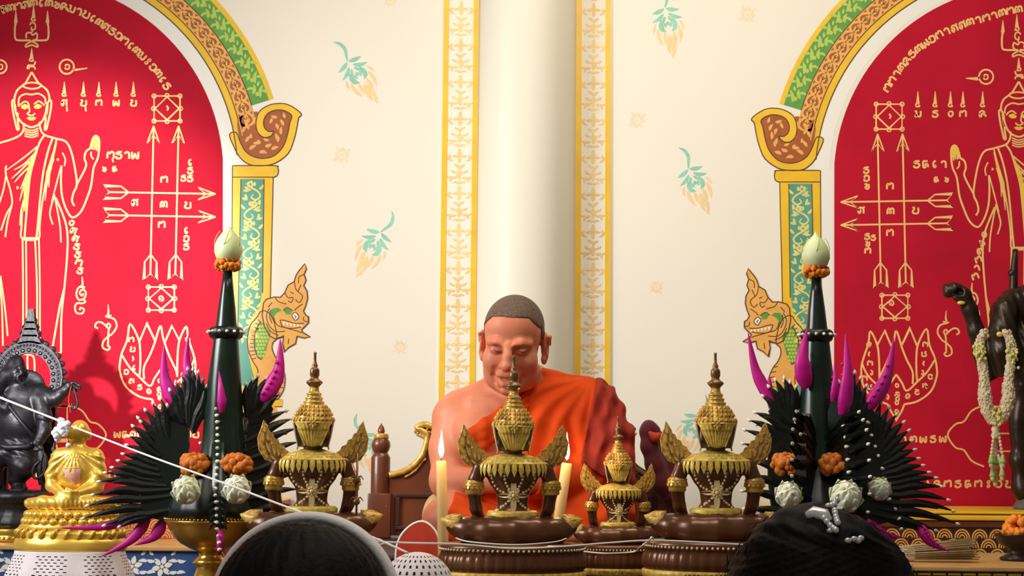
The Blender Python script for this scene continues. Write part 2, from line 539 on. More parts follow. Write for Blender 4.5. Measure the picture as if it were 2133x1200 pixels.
# ================================================================== the two arched murals
# handwritten script: every sign is a few brush strokes in a 10 x 10 box
GL = {
 'a': [[(1, 9), (1, 4), (2, 1.5), (4, 3.2), (6, 1), (8.7, 2.5), (8.7, 9)]],
 'b': [[(1, 9), (1, 4), (3, 1.2), (5, 3), (7, 1.2), (9, 3), (9, 9)], [(3.2, 6.4), (4.6, 4.8), (5.8, 6.4), (4.4, 7.6), (3.2, 6.4)]],
 'c': [[(2, 3.5), (4, 1.5), (7, 2), (7.6, 5), (7.6, 9.5)]],
 'd': [[(6.5, 1), (3.8, 2.4), (3.4, 6), (4.6, 8.8), (6.4, 7.6), (5, 6.2)]],
 'e': [[(1, 2.2), (3, 1.6), (3.4, 4), (2.8, 8.6), (1.4, 8.4), (3, 6.8), (6, 8.8), (8.6, 7.6), (8.6, 1.2)]],
 'f': [[(1, 1.6), (3, 1.6), (3, 8.6), (1.4, 8.4), (2.6, 6.8), (8, 7.4), (9.4, 8.8)], [(8, 1.2), (8, 7.4)]],
 'g': [[(8.6, 1.2), (4, 1.4), (2, 3.4), (7, 4.4), (8.4, 6.6), (6.4, 9), (2.2, 8.8), (2, 6.4)]],
 'h': [[(1.2, 5.4), (3, 4), (4.4, 6), (2.4, 9), (1.2, 6), (3, 1.6), (6.2, 2), (8, 4), (8, 9.2)], [(6, 3.2), (9.4, 0.4)]],
 'i': [[(4, 2), (6, 1.4), (6, 3.4), (4, 4), (4, 2)], [(4, 7), (6, 6.4), (6, 8.4), (4, 9), (4, 7)]],
 'j': [[(3.6, 4.4), (2, 3), (4, 1.4), (8, 2.4), (8.2, 7), (6, 9), (2, 8.4), (2.2, 6)]],
 'k': [[(1, 2), (3.2, 1.4), (3.2, 4), (1.4, 6), (2.2, 8.8), (8.4, 8.6), (8.4, 1.4)]],
 'l': [[(1.4, 1.2), (1, 8.2), (3, 8.6), (4.9, 3.4), (6.8, 8.6), (8.8, 8.2), (8.8, 1)]],
 'm': [[(1, 5), (2.6, 3.8), (3, 6.2), (1.2, 7), (1, 2.8), (3.2, 1.2), (5, 3.2), (5, 5.4), (5.2, 3), (7, 1.2), (9, 3.2), (9, 9)]],
 'n': [[(5, 5), (3.4, 6.4), (5, 8.6), (8, 7.4), (7.8, 3.6), (5, 1), (1.8, 2.6), (2, 6), (4, 9)]],
 'o': [[(3, 2.6), (7, 2), (8, 5.6), (5.6, 8.6), (2.6, 6.6), (3, 2.6)]],
 'p': [[(1, 8.6), (2.2, 6.4), (3.8, 8.6), (2, 9), (2.2, 4), (5, 1.4), (6.6, 5), (8.8, 1.4), (8.8, 9)]],
 'q': [[(2, 1.6), (5, 2.4), (3, 4.6), (7, 5), (8.4, 7.4), (5, 9), (2, 7.6)]],
 'r': [[(2, 2), (4, 1.2), (5, 3), (3, 5), (6.2, 5.2), (8, 7.2), (5.6, 9.2), (3, 8.2)], [(6, 2), (8, 1)]],
 's': [[(1, 6), (3, 4.8), (3, 8.6), (1, 8), (1.4, 3), (4.4, 1.2), (7.4, 3), (5, 5.2), (8.6, 6.6), (8.6, 9)]],
 't': [[(2, 1.2), (2, 8.6), (5, 8.6), (4.6, 5), (7.6, 5.4), (7.8, 8.8)], [(2, 1.2), (7.4, 1.4)]],
 'u': [[(6, 1), (5, 3), (7, 5), (5, 9)]],
 'v': [[(2, 3), (4, 2), (5, 5), (2.6, 7), (6, 9), (8, 6), (7, 2)]],
}
def put_script(pt, text, path, size, w=3.0, up=None):
    """text set along a polyline of (x, y); up None = upright along the path direction"""
    pts = [Vector((p[0], p[1])) for p in path]
    seg = [(pts[i + 1] - pts[i]).length for i in range(len(pts) - 1)]
    tot = sum(seg)
    n = len(text)
    for i, ch in enumerate(text):
        if ch == ' ': continue
        d = tot * (i + 0.5) / n
        k = 0
        while k < len(seg) - 1 and d > seg[k]: d -= seg[k]; k += 1
        p = pts[k] + (pts[k + 1] - pts[k]) * (d / seg[k])
        t = (pts[k + 1] - pts[k]).normalized()
        if up is not None: t = Vector((math.cos(R(up)), math.sin(R(up))))
        nrm = Vector((-t.y, t.x))
        for st in GL[ch]:
            q = [p + t * ((a - 5) * size / 10) + nrm * ((b - 5) * size / 10) for a, b in st]
            pt.stroke([(v.x, v.y) for v in q], w, n=3)

glyphs = put_script
def unalome(p, x, y, h, w=4):
    """tall flame mark above a letter: spike widening down to a small loop"""
    p.poly([(x - 0.6, y), (x + 0.6, y), (x + 3.4, y + h * 0.72), (x + 4.0, y + h * 0.8), (x - 4.0, y + h * 0.8)])
    p.stroke([(x + 3, y + h * 0.78), (x - 4, y + h * 0.84), (x - 3, y + h), (x + 4, y + h * 0.98), (x + 1, y + h * 0.88)], w * 0.75, n=3)

def square(p, x0, y0, x1, y1, w=3.4):
    xm, ym = (x0 + x1) / 2, (y0 + y1) / 2
    p.stroke([(x0, y0), (x1, y0), (x1, y1), (x0, y1)], w, smooth=False, closed=True)
    p.stroke([(xm, y0 + 2), (x1 - 2, ym), (xm, y1 - 2), (x0 + 2, ym)], w, smooth=False, closed=True)
    for a, b in ((x0, y0), (x1, y0), (x1, y1), (x0, y1), (xm, y0 - 1), (xm, y1 + 1), (x0 - 1, ym), (x1 + 1, ym)):
        p.circle(a, b, 4.2, 2.4, 10)

def arrow(p, x0, y0, x1, y1, w=3.6):
    """from feathered tail to head"""
    L = math.hypot(x1 - x0, y1 - y0); A = math.atan2(y1 - y0, x1 - x0)
    def Q(u, v): return (x0 + u * math.cos(A) - v * math.sin(A), y0 + u * math.sin(A) + v * math.cos(A))
    p.stroke([Q(12, 0), Q(L - 4, 0)], w)
    for s in (-1, 1):
        p.stroke([Q(12, 0), Q(0, 13 * s), Q(36, 12.5 * s), Q(52, 0)], 3.0, smooth=False)
        p.poly([Q(L, 0), Q(L - 36, 11 * s), Q(L - 37, 13.5 * s), Q(L - 1, 1.6 * s)])
        p.stroke([Q(L, 0), Q(L - 36, 12.5 * s), Q(L - 20, 0)], 2.8, smooth=False)

def buddha(root, T, hide_left_script=False):
    p = Paint(3, T=T)
    class F:
        def poly(self, pts): p.poly(pts, 1)
        def stroke(self, pts, w): p.stroke(pts, w, mi=1)
    f = F()
    W = 4.0
    # head
    p.stroke([(66, 150), (54, 172), (49, 177)], W); p.stroke([(66, 150), (78, 170), (83, 176)], W)
    p.stroke([(49, 175), (66, 172), (84, 175), (82, 182), (66, 185), (50, 181), (49, 175)], 3.4)
    p.stroke([(49, 177), (36, 188), (30, 206), (31, 222), (35, 240), (45, 255), (58, 263), (66, 265), (78, 261), (88, 252), (95, 236), (98, 218), (103, 206), (98, 188), (84, 177)], W)
    p.stroke([(39, 222), (40, 204), (52, 196), (66, 197), (80, 195), (93, 203), (95, 216)], 3.4)
    for s in (-1, 1):
        p.stroke([(66 + 37 * s, 208), (66 + 41 * s, 212), (66 + 39 * s, 232), (66 + 33 * s, 260), (66 + 30 * s, 270), (66 + 27 * s, 268), (66 + 29 * s, 252), (66 + 29 * s, 235)], W)
        p.stroke([(66 + 34 * s, 218), (66 + 32 * s, 236), (66 + 28 * s, 245), (66 + 33 * s, 230)], 2.6)
    p.stroke([(42, 219), (50, 212), (58, 214), (61, 226), (61, 233), (57, 237), (66, 241), (73, 236)], 3.2)
    p.stroke([(71, 217), (80, 211), (88, 215), (92, 220)], 3.2)
    f.poly([(43, 222), (51, 216), (58, 219), (59, 225), (52, 228), (45, 226)])
    f.poly([(70, 222), (78, 216), (86, 219), (87, 223), (80, 227), (72, 226)])
    f.poly([(55, 246), (62, 243), (66, 245), (70, 243), (76, 246), (70, 251), (62, 251)])
    for i, y in enumerate((268, 273, 278, 283)):
        p.stroke([(51, y), (66, y + 4 - i * 0.3), (80, y - 1)], 2.8)
    # shoulders, robe and arms
    p.stroke([(49, 256), (49, 270), (41, 282), (22, 291), (-4, 299), (-30, 312), (-42, 335), (-46, 370), (-52, 410)], W)
    p.stroke([(83, 254), (84, 268), (93, 281), (118, 289), (137, 295), (148, 315), (156, 350), (160, 384), (153, 402), (150, 418), (155, 429)], W)
    p.stroke([(160, 384), (179, 347), (176, 330), (179, 316), (188, 309)], W)
    p.stroke([(188, 309), (193, 290), (199, 283), (205, 287), (207, 300), (204, 328), (195, 350), (190, 385), (183, 408), (169, 440), (152, 453), (140, 440), (130, 412), (127, 380), (128, 345)], W)
    p.stroke([(190, 316), (190, 325), (195, 332)], 3.2)
    for a in ((193, 312, 195, 290), (197, 312, 199, 286), (201, 314, 203, 288)): p.stroke([a[:2], a[2:]], 2.6)
    f.poly([(192, 290), (198, 283), (204, 287), (206, 300), (202, 316), (197, 300), (190, 312)])
    p.stroke([(93, 281), (82, 298), (72, 330), (63, 365), (58, 410), (53, 470), (51, 496)], W)
    f.poly([(78, 304), (70, 334), (62, 365), (57, 410), (52, 440), (48, 440), (50, 390), (56, 360), (60, 340)])
    f.poly([(116, 296), (119, 297), (108, 350), (96, 400), (92, 400), (96, 360)])
    p.stroke([(110, 287), (100, 315), (90, 360), (84, 410), (80, 455), (76, 496)], W)
    p.stroke([(118, 290), (108, 330), (98, 365), (90, 410), (84, 455), (82, 496)], 3.2)
    for a in ([(78, 305), (50, 328), (14, 354)], [(70, 322), (50, 342), (29, 354)], [(62, 336), (40, 358), (24, 372)], [(58, 350), (42, 366), (30, 380)], [(56, 362), (48, 382), (42, 394)], [(52, 380), (46, 400), (41, 418)], [(50, 415), (44, 440), (41, 470)],
              [(112, 330), (104, 358), (102, 390)], [(98, 370), (96, 395), (94, 418)]): p.stroke(a, 3.2, taper=[1, 1, 0.5])
    f.stroke([(37, 388), (36, 394)], 4); f.stroke([(120, 330), (121, 335)], 4)
    p.stroke([(130, 318), (136, 332), (134, 346)], 3)
    p.stroke([(127, 345), (117, 385), (107, 422)], 3.2, taper=[0.6, 1, 0.5])
    p.stroke([(114, 405), (106, 432), (104, 448), (110, 468)], 3.2)
    p.stroke([(114, 410), (118, 430), (125, 470), (127, 505)], 3.2)
    p.stroke([(116, 412), (130, 445), (138, 470), (141, 500), (139, 545), (134, 600), (128, 660), (127, 735)], W)
    p.stroke([(134, 600), (124, 640), (107, 738), (127, 735)], W, smooth=False)
    p.stroke([(13, 345), (12, 362), (22, 398), (25, 425), (14, 445), (2, 480)], 3.4)
    p.stroke([(13, 360), (8, 392), (-2, 425)], 3.2)
    p.stroke([(24, 430), (16, 460), (11, 494)], 3.4)
    # belt panel and hem
    p.stroke([(46, 440), (45, 470), (46, 497), (80, 497), (81, 470)], 3.6)
    for x0, x1 in ((47, 48), (54, 55), (73, 77), (81, 83)):
        p.stroke([(x0, 497), (x1, 600), (x1, 740)], 3.4)
    p.stroke([(46, 497), (82, 497)], 6)
    p.stroke([(-2, 570), (4, 640), (6, 720)], 3.4); p.stroke([(1, 575), (10, 640), (16, 700)], 3.4)
    p.stroke([(34, 742), (44, 738), (58, 739), (70, 744), (72, 770), (72, 800)], 3.6); p.stroke([(57, 742), (58, 800)], 3.6)
    o = p.build('buddha_line_drawing', None, root, [M_LINE, M_LINE2])
    # crown of flame marks and trident above the head
    q = Paint(3, T=T)
    unalome(q, 70, 10, 33)
    q.stroke([(62, 52), (66, 47), (73, 50), (73, 60), (66, 62), (66, 56)], 3); q.stroke([(66, 62), (68, 67)], 3)
    q.stroke([(55, 80), (55, 70), (64, 68), (68, 73), (76, 69), (77, 80), (66, 86)], 3.4)
    for s in (-1, 1):
        q.stroke([(66 + 2 * s, 84), (66 + 26 * s, 84), (66 + 34 * s, 80), (66 + 35 * s, 60), (66 + 33 * s, 46)], 4)
        q.poly([(66 + 33 * s - 0.6, 22), (66 + 33 * s + 0.6, 22), (66 + 33 * s + 4, 47), (66 + 33 * s - 4, 47)])
        q.stroke([(66 + 36 * s, 48), (66 + 31 * s, 50)], 3)
    q.stroke([(66, 86), (55, 92), (54, 98), (66, 94), (78, 98), (77, 92), (66, 86)], 3.4)
    unalome(q, 66, 100, 27)
    q.stroke([(57, 144), (59, 136), (70, 136), (74, 128)], 3.4); q.stroke([(60, 144), (62, 139), (72, 140), (73, 145)], 3)
    q.build('flame_crown_drawing', M_LINE, root)
    return o

def side_mark(p, w=4):
    """the script column with a spiral beside the figure, and the curled mark below it"""
    p.stroke([(171, 576), (172, 592), (169, 597)], 4.4, taper=[0.4, 1, 1]); p.stroke([(164, 598), (177, 598)], 3.6)
    p.stroke([(177, 600), (165, 598), (159, 612), (164, 624), (175, 622), (179, 610), (172, 603), (166, 610), (171, 616), (174, 611)], 3.6)
    p.stroke([(164, 626), (172, 624), (178, 628), (172, 632), (160, 632), (156, 642), (160, 652), (171, 653), (175, 645), (168, 641), (166, 646)], 3.6)
def curl_mark(p):
    p.stroke([(225, 634), (226, 650), (224, 656)], 4, taper=[0.3, 1, 1]); p.stroke([(219, 659), (232, 657)], 3.4)
    p.stroke([(222, 660), (238, 665), (243, 680), (234, 695), (224, 702), (215, 712), (214, 724), (224, 729), (229, 724), (224, 720)], 3.6)
    p.stroke([(225, 722), (226, 690), (230, 678), (225, 674), (222, 680), (226, 684)], 3.6)
    p.stroke([(224, 682), (212, 672), (202, 672), (198, 680), (204, 684)], 3.6)

def lotus_diagram(p):
    W = 4
    p.stroke([(317, 832), (290, 826), (262, 805), (250, 775), (250, 755), (254, 735), (265, 708), (271, 675), (288, 705), (292, 730), (292, 765), (290, 785)], W, n=4)
    p.stroke([(254, 740), (270, 765), (290, 785), (312, 804), (322, 788), (334, 770)], W)
    p.stroke([(291, 710), (306, 674), (324, 712)], W, smooth=False)
    p.stroke([(300, 790), (300, 765), (312, 740), (322, 715), (334, 679), (340, 705), (352, 740), (366, 770), (369, 782)], W)
    p.stroke([(343, 714), (358, 679), (374, 710)], W, smooth=False)
    p.stroke([(369, 785), (370, 740), (374, 708), (388, 680), (392, 705), (402, 735), (407, 758), (405, 785), (396, 805), (378, 822), (352, 832)], W, n=4)
    p.stroke([(406, 745), (396, 768), (378, 788), (358, 803), (346, 788), (334, 770)], W)
    p.stroke([(317, 832), (322, 845), (334, 865), (346, 845), (352, 832)], W, smooth=False)
    glyphs(p, 'akud', [(272, 698), (276, 722), (276, 746), (281, 776)], 12, 3.2, 0)
    glyphs(p, 'nuad', [(392, 698), (390, 722), (389, 746), (384, 776)], 12, 3.2, 0)
    glyphs(p, 'jpgnodgea', [(258, 765), (272, 792), (298, 812), (334, 822), (370, 812), (394, 792), (404, 768)], 12, 3.2, 0)
    glyphs(p, 'osoo', [(332, 784), (333, 856)], 11, 3.2, 0)

def cartouche(p, cx, side):
    """scalloped frame around the base of the figure"""
    pts = [(cx + side * a, b) for a, b in ((0, 824), (38, 846), (80, 846), (106, 856), (122, 878), (140, 884), (156, 906), (140, 932), (122, 938), (106, 960), (80, 972))]
    p.stroke(pts, 3.6, n=4)

CX, CY = 65.0, 360.0
def arc(r, a0, a1, n=40, cx=CX, cy=CY):
    return [(cx + r * math.cos(R(a0 + (a1 - a0) * i / n)), cy - r * math.sin(R(a0 + (a1 - a0) * i / n))) for i in range(n + 1)]

def mural(side):
    left = side == 'left'
    colr = 'bright red' if left else 'deep red'
    if left:
        T = lambda x, y: (x, y)
        TB = T; TR = lambda x, y: (x, y); ccx, ccy, redx = 65.0, 360.0, 465.0
    else:
        T = lambda x, y: (2193.0 - x, y + 10.0)      # arch surround
        TB = lambda x, y: (2188.0 - x, y + 20.0)     # figure
        TR = lambda x, y: (2200.0 - x, y + 17.0)     # diagrams
        ccx, ccy = 65.0, 360.0
    # the red field with its figure, diagrams and script: one painted panel
    red = Paint(2, T=(lambda x, y: (x, y)) if left else (lambda x, y: (2202.0 - x, y + 10.0)))
    poly = [(-335, 1060), (465, 1060), (464, 330)] + arc(400, 4, 176, 60) + [(-335, 330)]
    tris = geometry.tessellate_polygon([[Vector((p[0], p[1], 0)) for p in poly]])
    m = MB(); n = len(poly)
    fr = [red.pt(*p) for p in poly]; bk = [v + Vector((0, 0.0004, 0)) for v in fr]
    m.add(fr + bk, [tuple(t) for t in tris] + [(i, (i + 1) % n, n + (i + 1) % n, n + i) for i in range(n)])
    root = m.build('arched_mural', M_RED, smooth=False)
    tag(root, 'arched %s mural of gold line drawings behind the %s' % (colr, 'golden seated statue' if left else 'hanging flower garland'), 'mural', 'arched red murals')
    buddha(root, TB)
    d = Paint(3, T=TR)
    square(d, 321, 200, 375, 252); square(d, 309, 598, 363, 646)
    for x in (319, 371): arrow(d, x - 6, 582, x + (1 if left else 1), 262)
    for y in (402, 450): arrow(d, 216, y - 2, 449, y + 2)
    d.build('arrow_diagram', M_LINE, root)
    l = Paint(3, T=(lambda x, y: (x, y)) if left else (lambda x, y: (2201.0 - x, y + 10.0)))
    lt = Paint(3, T=l.T)
    lotus_diagram(l)
    l.build('lotus_diagram', M_LINE, root)
    k = Paint(3, T=TB if left else (lambda x, y: (2196.0 - x, y + 13)))
    side_mark(k); curl_mark(k)
    k.build('curled_marks', M_LINE, root)
    # script, never mirrored
    words = []
    def glyphs(pt, *a, **k):
        w = Paint(3); words.append(w); put_script(w, *a, **k)
    bits = []
    def piece(name):
        p_ = Paint(3); bits.append((p_, name)); return p_
    s = None
    if left:
        glyphs(s, 'cbahbdbvseckdbhgjadbeijbdg', [(-2, 20), (30, 15), (70, 6), (105, 7), (140, 15), (180, 30), (215, 52), (250, 76), (278, 100), (305, 124), (328, 150), (352, 186)][::1], 17, 4.0)
        glyphs(s, 'hqavkv'[:1], [(4, 22), (16, 18)], 16, 4)
        for x, ch in ((134, 'h'), (174, 'k'), (206, 'a'), (242, 'l'), (278, 'k')):
            unalome(piece('flame_mark'), x, 170, 30); glyphs(s, ch, [(x - 8, 214), (x + 8, 214)], 15, 3.6)
        for x in (139, 178): piece('painted_line').stroke([(x, 222), (x + 1, 232)], 3.4)
        piece('round_mark').circle(139, 139, 15, 3.6, 18); glyphs(s, 'j', [(133, 139), (147, 139)], 13, 3); piece('round_mark_tail').poly([(150, 144), (182, 141), (182, 143), (156, 148)])
        piece('round_mark').circle(0, 139, 14, 3.6, 18); glyphs(s, 'j', [(-6, 139), (8, 139)], 13, 3)
        glyphs(s, 'agcl', [(222, 323), (290, 323)], 17, 4); piece('painted_line').stroke([(234, 330), (236, 338)], 3.2)
        glyphs(s, 'vt', [(206, 352), (250, 352)], 12, 3.6, 0)
        glyphs(s, 'dgg', [(396, 330), (396, 380)], 15, 3.8, 0); glyphs(s, 'g', [(376, 371), (388, 371)], 14, 3.6)
        for x, y, ch in ((342, 374, 'a'), (281, 422, 'h'), (341, 426, 'b'), (391, 427, 'k'), (337, 468, 'a')): glyphs(s, ch, [(x - 8, y), (x + 8, y)], 16, 3.8)
        glyphs(s, 'djg', [(388, 472), (388, 522)], 15, 3.8, 0)
        glyphs(s, 'ohhggag', [(147, 456), (158, 500), (168, 572)], 15, 4.0, 20)
        for x, y, ch in ((348, 225, 'u'), (336, 622, 'n')): glyphs(s, ch, [(x - 8, y), (x + 8, y)], 13, 3.4)
        piece('painted_line').stroke([(60, 834), (130, 834)], 3.4); cartouche(piece('scalloped_frame'), 65, 1)
        for y0 in (846, 882, 920): piece('painted_line').stroke([(88, y0), (140, y0), (140, y0 + 34), (88, y0 + 34)], 3.4, smooth=False, closed=True)
        glyphs(s, 'hsm', [(112, 846 + 0), (112, 950)], 16, 3.8, 0)
        glyphs(s, 'ltnac', [(236, 905), (318, 905)], 15, 3.8); glyphs(s, 'ejsak', [(334, 905), (416, 905)], 15, 3.8)
        glyphs(s, 'mhtaqnjeck', [(-4, 990), (246, 988)], 17, 4.0)
    else:
        glyphs(s, 'aacbsgbljachhbcacbab', [(1844, 190), (1858, 168), (1875, 143), (1900, 112), (1930, 88), (1960, 70), (1990, 58), (2020, 46), (2060, 36), (2092, 25), (2130, 18)], 17, 4.0)
        for x, ch in ((1912, 'e'), (1948, 'g'), (1980, 'o'), (2006, 'a'), (2047, 's')):
            unalome(piece('flame_mark'), x, 190, 32); glyphs(s, ch, [(x - 8, 237), (x + 8, 237)], 16, 3.6)
        piece('round_mark').circle(2054, 160, 15, 3.6, 18); glyphs(s, 'j', [(2047, 160), (2060, 160)], 13, 3); piece('round_mark_tail').poly([(2012, 162), (2012, 164), (2036, 168), (2042, 160)])
        glyphs(s, 'gtdc', [(1900, 342), (1975, 342)], 17, 4)
        glyphs(s, 'tv', [(1940, 374), (1982, 374)], 12, 3.6)
        glyphs(s, 'gjv', [(1804, 346), (1806, 396)], 15, 3.8, 0)
        for x, y, ch in ((1854, 388, 'a'), (1794, 438, 'h'), (1855, 440, 'b'), (1907, 438, 'k'), (1854, 485, 'a')): glyphs(s, ch, [(x - 8, y), (x + 8, y)], 16, 3.8)
        glyphs(s, 'gva', [(1806, 485), (1808, 530)], 14, 3.8, 0); glyphs(s, 'g', [(1812, 495), (1826, 495)], 13, 3.4)
        glyphs(s, 'oqhaca', [(2052, 480), (2044, 510), (2030, 585)], 15, 4.0, -20)
        for x, y, ch in ((1853, 242, 'u'), (1857, 631, 'n')): glyphs(s, ch, [(x - 8, y), (x + 8, y)], 13, 3.4)
        cartouche(piece('scalloped_frame'), 2130, -1); piece('painted_line').stroke([(2070, 903), (2130, 903)], 3); piece('painted_line').stroke([(2070, 940), (2130, 940)], 3)
        glyphs(s, 'calgl', [(1872, 916), (1974, 914)], 16, 3.8)
        glyphs(s, 'kusagtaijk', [(1900, 1008), (2112, 1008)], 17, 4.0)
    for p_, nm in bits: p_.build(nm, M_LINE, root)
    for w in words: w.build('lettering', M_LINE, root)
    return root

# ------------------------------------------------------------------ painted surround: scroll band, pillar, serpent head
def surround(side):
    left = side == 'left'
    T = (lambda x, y: (x, y)) if left else (lambda x, y: (2193.0 - x, y + 10.0))
    root = empty('arch_surround', P(*T(525, 1000), YW))
    tag(root, 'painted gold and green arch surround with serpent head framing the %s' % ('bright red mural' if left else 'deep red mural'), 'arch surround', 'painted arch surrounds')
    def build(p, name, m, parent=root):
        o = p.build(name, m, None)
        o.data.transform(Matrix.Translation(-root.location)); o.parent = parent
        return o
    def band(r0, r1, a0, a1, layer, m, name, parent=root):
        p = Paint(layer, T=T)
        A = arc(r0, a0, a1, 70); B = arc(r1, a0, a1, 70)
        for i in range(70): p.mb.add([p.pt(*A[i]), p.pt(*A[i + 1]), p.pt(*B[i + 1]), p.pt(*B[i])], [(0, 1, 2, 3)])
        return build(p, name, m, parent)
    w = Paint(1, T=T)
    A = arc(401, 0, 180, 70); B = arc(431, 0, 180, 70)
    for i in range(70): w.mb.add([w.pt(*A[i]), w.pt(*A[i + 1]), w.pt(*B[i + 1]), w.pt(*B[i])], [(0, 1, 2, 3)])
    w.poly([(466, 345), (488, 345), (482, 1060), (466, 1060)] if left else [(458, 345), (488, 345), (482, 1060), (458, 1060)])
    build(w, 'white_margin', M_WHITEP)
    gold = band(430, 445, 5, 175, 2, M_YELLOW, 'gold_band')
    band(445, 480, 10, 170, 2, M_RUST, 'scroll_band')
    band(480, 518, 17, 163, 2, M_GREEN, 'green_band')
    band(518, 528, 17, 163, 2, M_YELLOW, 'gold_edge')
    # leaf chain of the scroll band, scroll leaves of the green band
    ch = Paint(3, T=T); gr = Paint(3, T=T); ol = Paint(4, T=T)
    def polar(r, a): return (CX + r * math.cos(R(a)), CY - r * math.sin(R(a)))
    a = 12.0
    while a < 100:
        step = 3.15
        for s in (-1, 1):
            ch.stroke([polar(462.5 + 2 * s, a + 0.2), polar(462.5 + 13 * s, a + 0.9), polar(462.5 + 14 * s, a + 2.2), polar(462.5 + 5 * s, a + 3.6), polar(462.5, a + 4.6)], 5, taper=[0.8, 1.2, 1.2, 0.9, 0.2], n=4)
        ch.poly([polar(462.5, a + 0.6), polar(456, a + 1.5), polar(458, a + 2.6), polar(462.5, a + 3.5), polar(467, a + 2.6), polar(469, a + 1.5)])
        ol.stroke([polar(462.5, a + 0.9), polar(462.5, a + 2.6)], 1.6)
        ol.stroke([polar(458, a + 2.4), polar(462.5, a + 1.6), polar(467, a + 2.4)], 1.4)
        a += step
    for r in (446.5, 478.5):
        ch.stroke(arc(r, 10, 100, 60), 2.4, smooth=False)
    a = 18.0
    while a < 100:
        for k, (r, da, L, W, ang, c) in enumerate(((503, 0.2, 26, 9, 60, 1.0), (489, 1.6, 20, 9, 120, -1.2), (510, 1.5, 15, 8, 150, 1.2), (495, 2.6, 16, 7, 20, -1.5), (505, 2.9, 11, 6, 90, 0))):
            x, y = polar(r, a + da)
            gr.petal(x, y, L, W, -(a + 90) + ang - 60, c)
        x, y = polar(499, a + 1.2); gr.circle(x, y, 4.5)
        a += 3.6
    build(ch, 'leaf_chain', M_TAN); build(gr, 'green_leaves', M_LIME)
    # curled tail at the spring of the arch
    cu = [(547, 226), (567, 217), (593, 216), (613, 225), (628, 238), (622, 246), (618, 268), (612, 292), (600, 320), (573, 340), (547, 345), (520, 343), (500, 328), (487, 305), (478, 280), (492, 276), (500, 295), (512, 316),
          (530, 327), (550, 330), (572, 324), (590, 305), (599, 280), (604, 255), (608, 242), (600, 234), (585, 229), (568, 231), (556, 238), (549, 252), (551, 266), (560, 274), (570, 274), (563, 284), (549, 286), (537, 276), (533, 258), (537, 238)]
    inner = [(500, 292), (512, 316), (530, 327), (550, 330), (572, 324), (590, 305), (599, 280), (604, 255), (608, 242), (600, 234), (585, 229), (568, 231), (556, 238), (549, 252), (551, 266), (560, 274), (570, 274), (563, 284), (549, 286), (537, 276), (533, 262), (530, 250), (536, 232), (496, 246)]
    c0 = Paint(3, T=T); c0.poly(smooth_path(inner, 3, True)); build(c0, 'tail_field', M_RUST)
    c1 = Paint(4, T=T); c1.poly(smooth_path(cu, 3, True)); tail = build(c1, 'curled_tail', M_YELLOW)
    c2 = Paint(4, T=T)
    for x, y, L, W, ang, c in ((520, 312, 16, 9, -60, 1), (512, 296, 16, 8, -70, 0.6), (528, 300, 14, 8, -30, 1), (540, 318, 16, 9, -30, 1.2), (552, 304, 14, 9, 10, -1), (566, 312, 15, 9, -50, 1), (578, 296, 15, 8, -70, -0.8),
                               (586, 280, 16, 8, -110, 0.8), (590, 262, 15, 8, -95, -0.8), (594, 246, 12, 7, -120, 0.5), (578, 244, 14, 8, 170, 0.8), (566, 246, 12, 7, 90, 0.8), (574, 258, 13, 8, 40, 1), (574, 278, 12, 7, 60, 1),
                               (560, 292, 12, 7, 170, 1), (506, 276, 16, 8, -80, 0.6), (518, 270, 16, 8, -100, -0.8), (524, 288, 10, 7, -120, 0.8), (536, 292, 9, 7, 40, 0), (512, 258, 14, 8, -70, 0.5)):
        c2.petal(x, y, L, W, ang, c)
    build(c2, 'tail_leaves', M_TAN)
    ol.stroke(smooth_path(cu, 3, True), 2.2, smooth=False, closed=True)
    ol.stroke(arc(430, 5, 175, 60), 2.2, smooth=False); ol.stroke(arc(445, 14, 166, 60), 1.8, smooth=False); ol.stroke(arc(480, 17, 163, 60), 1.8, smooth=False)
    # pillar
    pc = Paint(3, T=T)
    pc.poly([(485, 345), (571, 345), (578, 349), (580, 357), (577, 366), (570, 369), (484, 369)])
    pc.poly([(485, 369), (569, 369), (567, 500), (564, 650), (560, 790), (548, 850), (520, 1060), (479, 1060), (481, 600)])
    pil = build(pc, 'painted_pillar', M_YELLOW)
    te = Paint(4, T=T)
    te.poly([(503, 373), (550, 373), (549, 500), (547, 600), (541, 640), (527, 655), (520, 690), (518, 740), (530, 790), (545, 830), (500, 800), (493, 777), (497, 560)])
    teal = build(te, 'teal_field', M_TEAL, root)
    tl = Paint(5, T=T)
    y = 382
    i = 0
    while y < 690:
        xc = 526 - (y - 380) * 0.022
        s = 1 if i % 2 else -1
        tl.stroke([(xc + 14 * s, y), (xc + 4 * s, y + 8), (xc - 10 * s, y + 16), (xc - 16 * s, y + 26), (xc - 8 * s, y + 34), (xc + 2 * s, y + 30), (xc - 2 * s, y + 22)], 3.8, taper=[0.5, 1, 1, 1, 1, 0.8, 0.5])
        for dx, dy, L, W, ang, c in ((16, 6, 16, 8, 120, 1), (6, 12, 14, 8, 40, -1), (14, 22, 14, 7, 80, 1), (-14, 12, 13, 7, 200, 1), (-4, 6, 10, 6, 250, 0.6), (10, 32, 12, 7, 20, -1), (-16, 34, 12, 7, 60, 1), (0, 38, 10, 6, 100, 0)):
            tl.petal(xc + dx * s, y + dy, L, W, ang if s > 0 else 180 - ang, c * s)
        for k in range(5): tl.circle(xc + 4 * s + 5 * math.cos(k * 1.257), y + 2 + 5 * math.sin(k * 1.257), 3.2, n=8)
        y += 41; i += 1
    build(tl, 'teal_scroll', M_PALEY, teal)
    for x0, y0, x1, y1 in ((484, 345, 480, 1000), (569, 369, 562, 660), (502, 373, 493, 780), (550, 373, 547, 610), (484, 369, 572, 369)): ol.stroke([(x0, y0), (x1, y1)], 1.8)
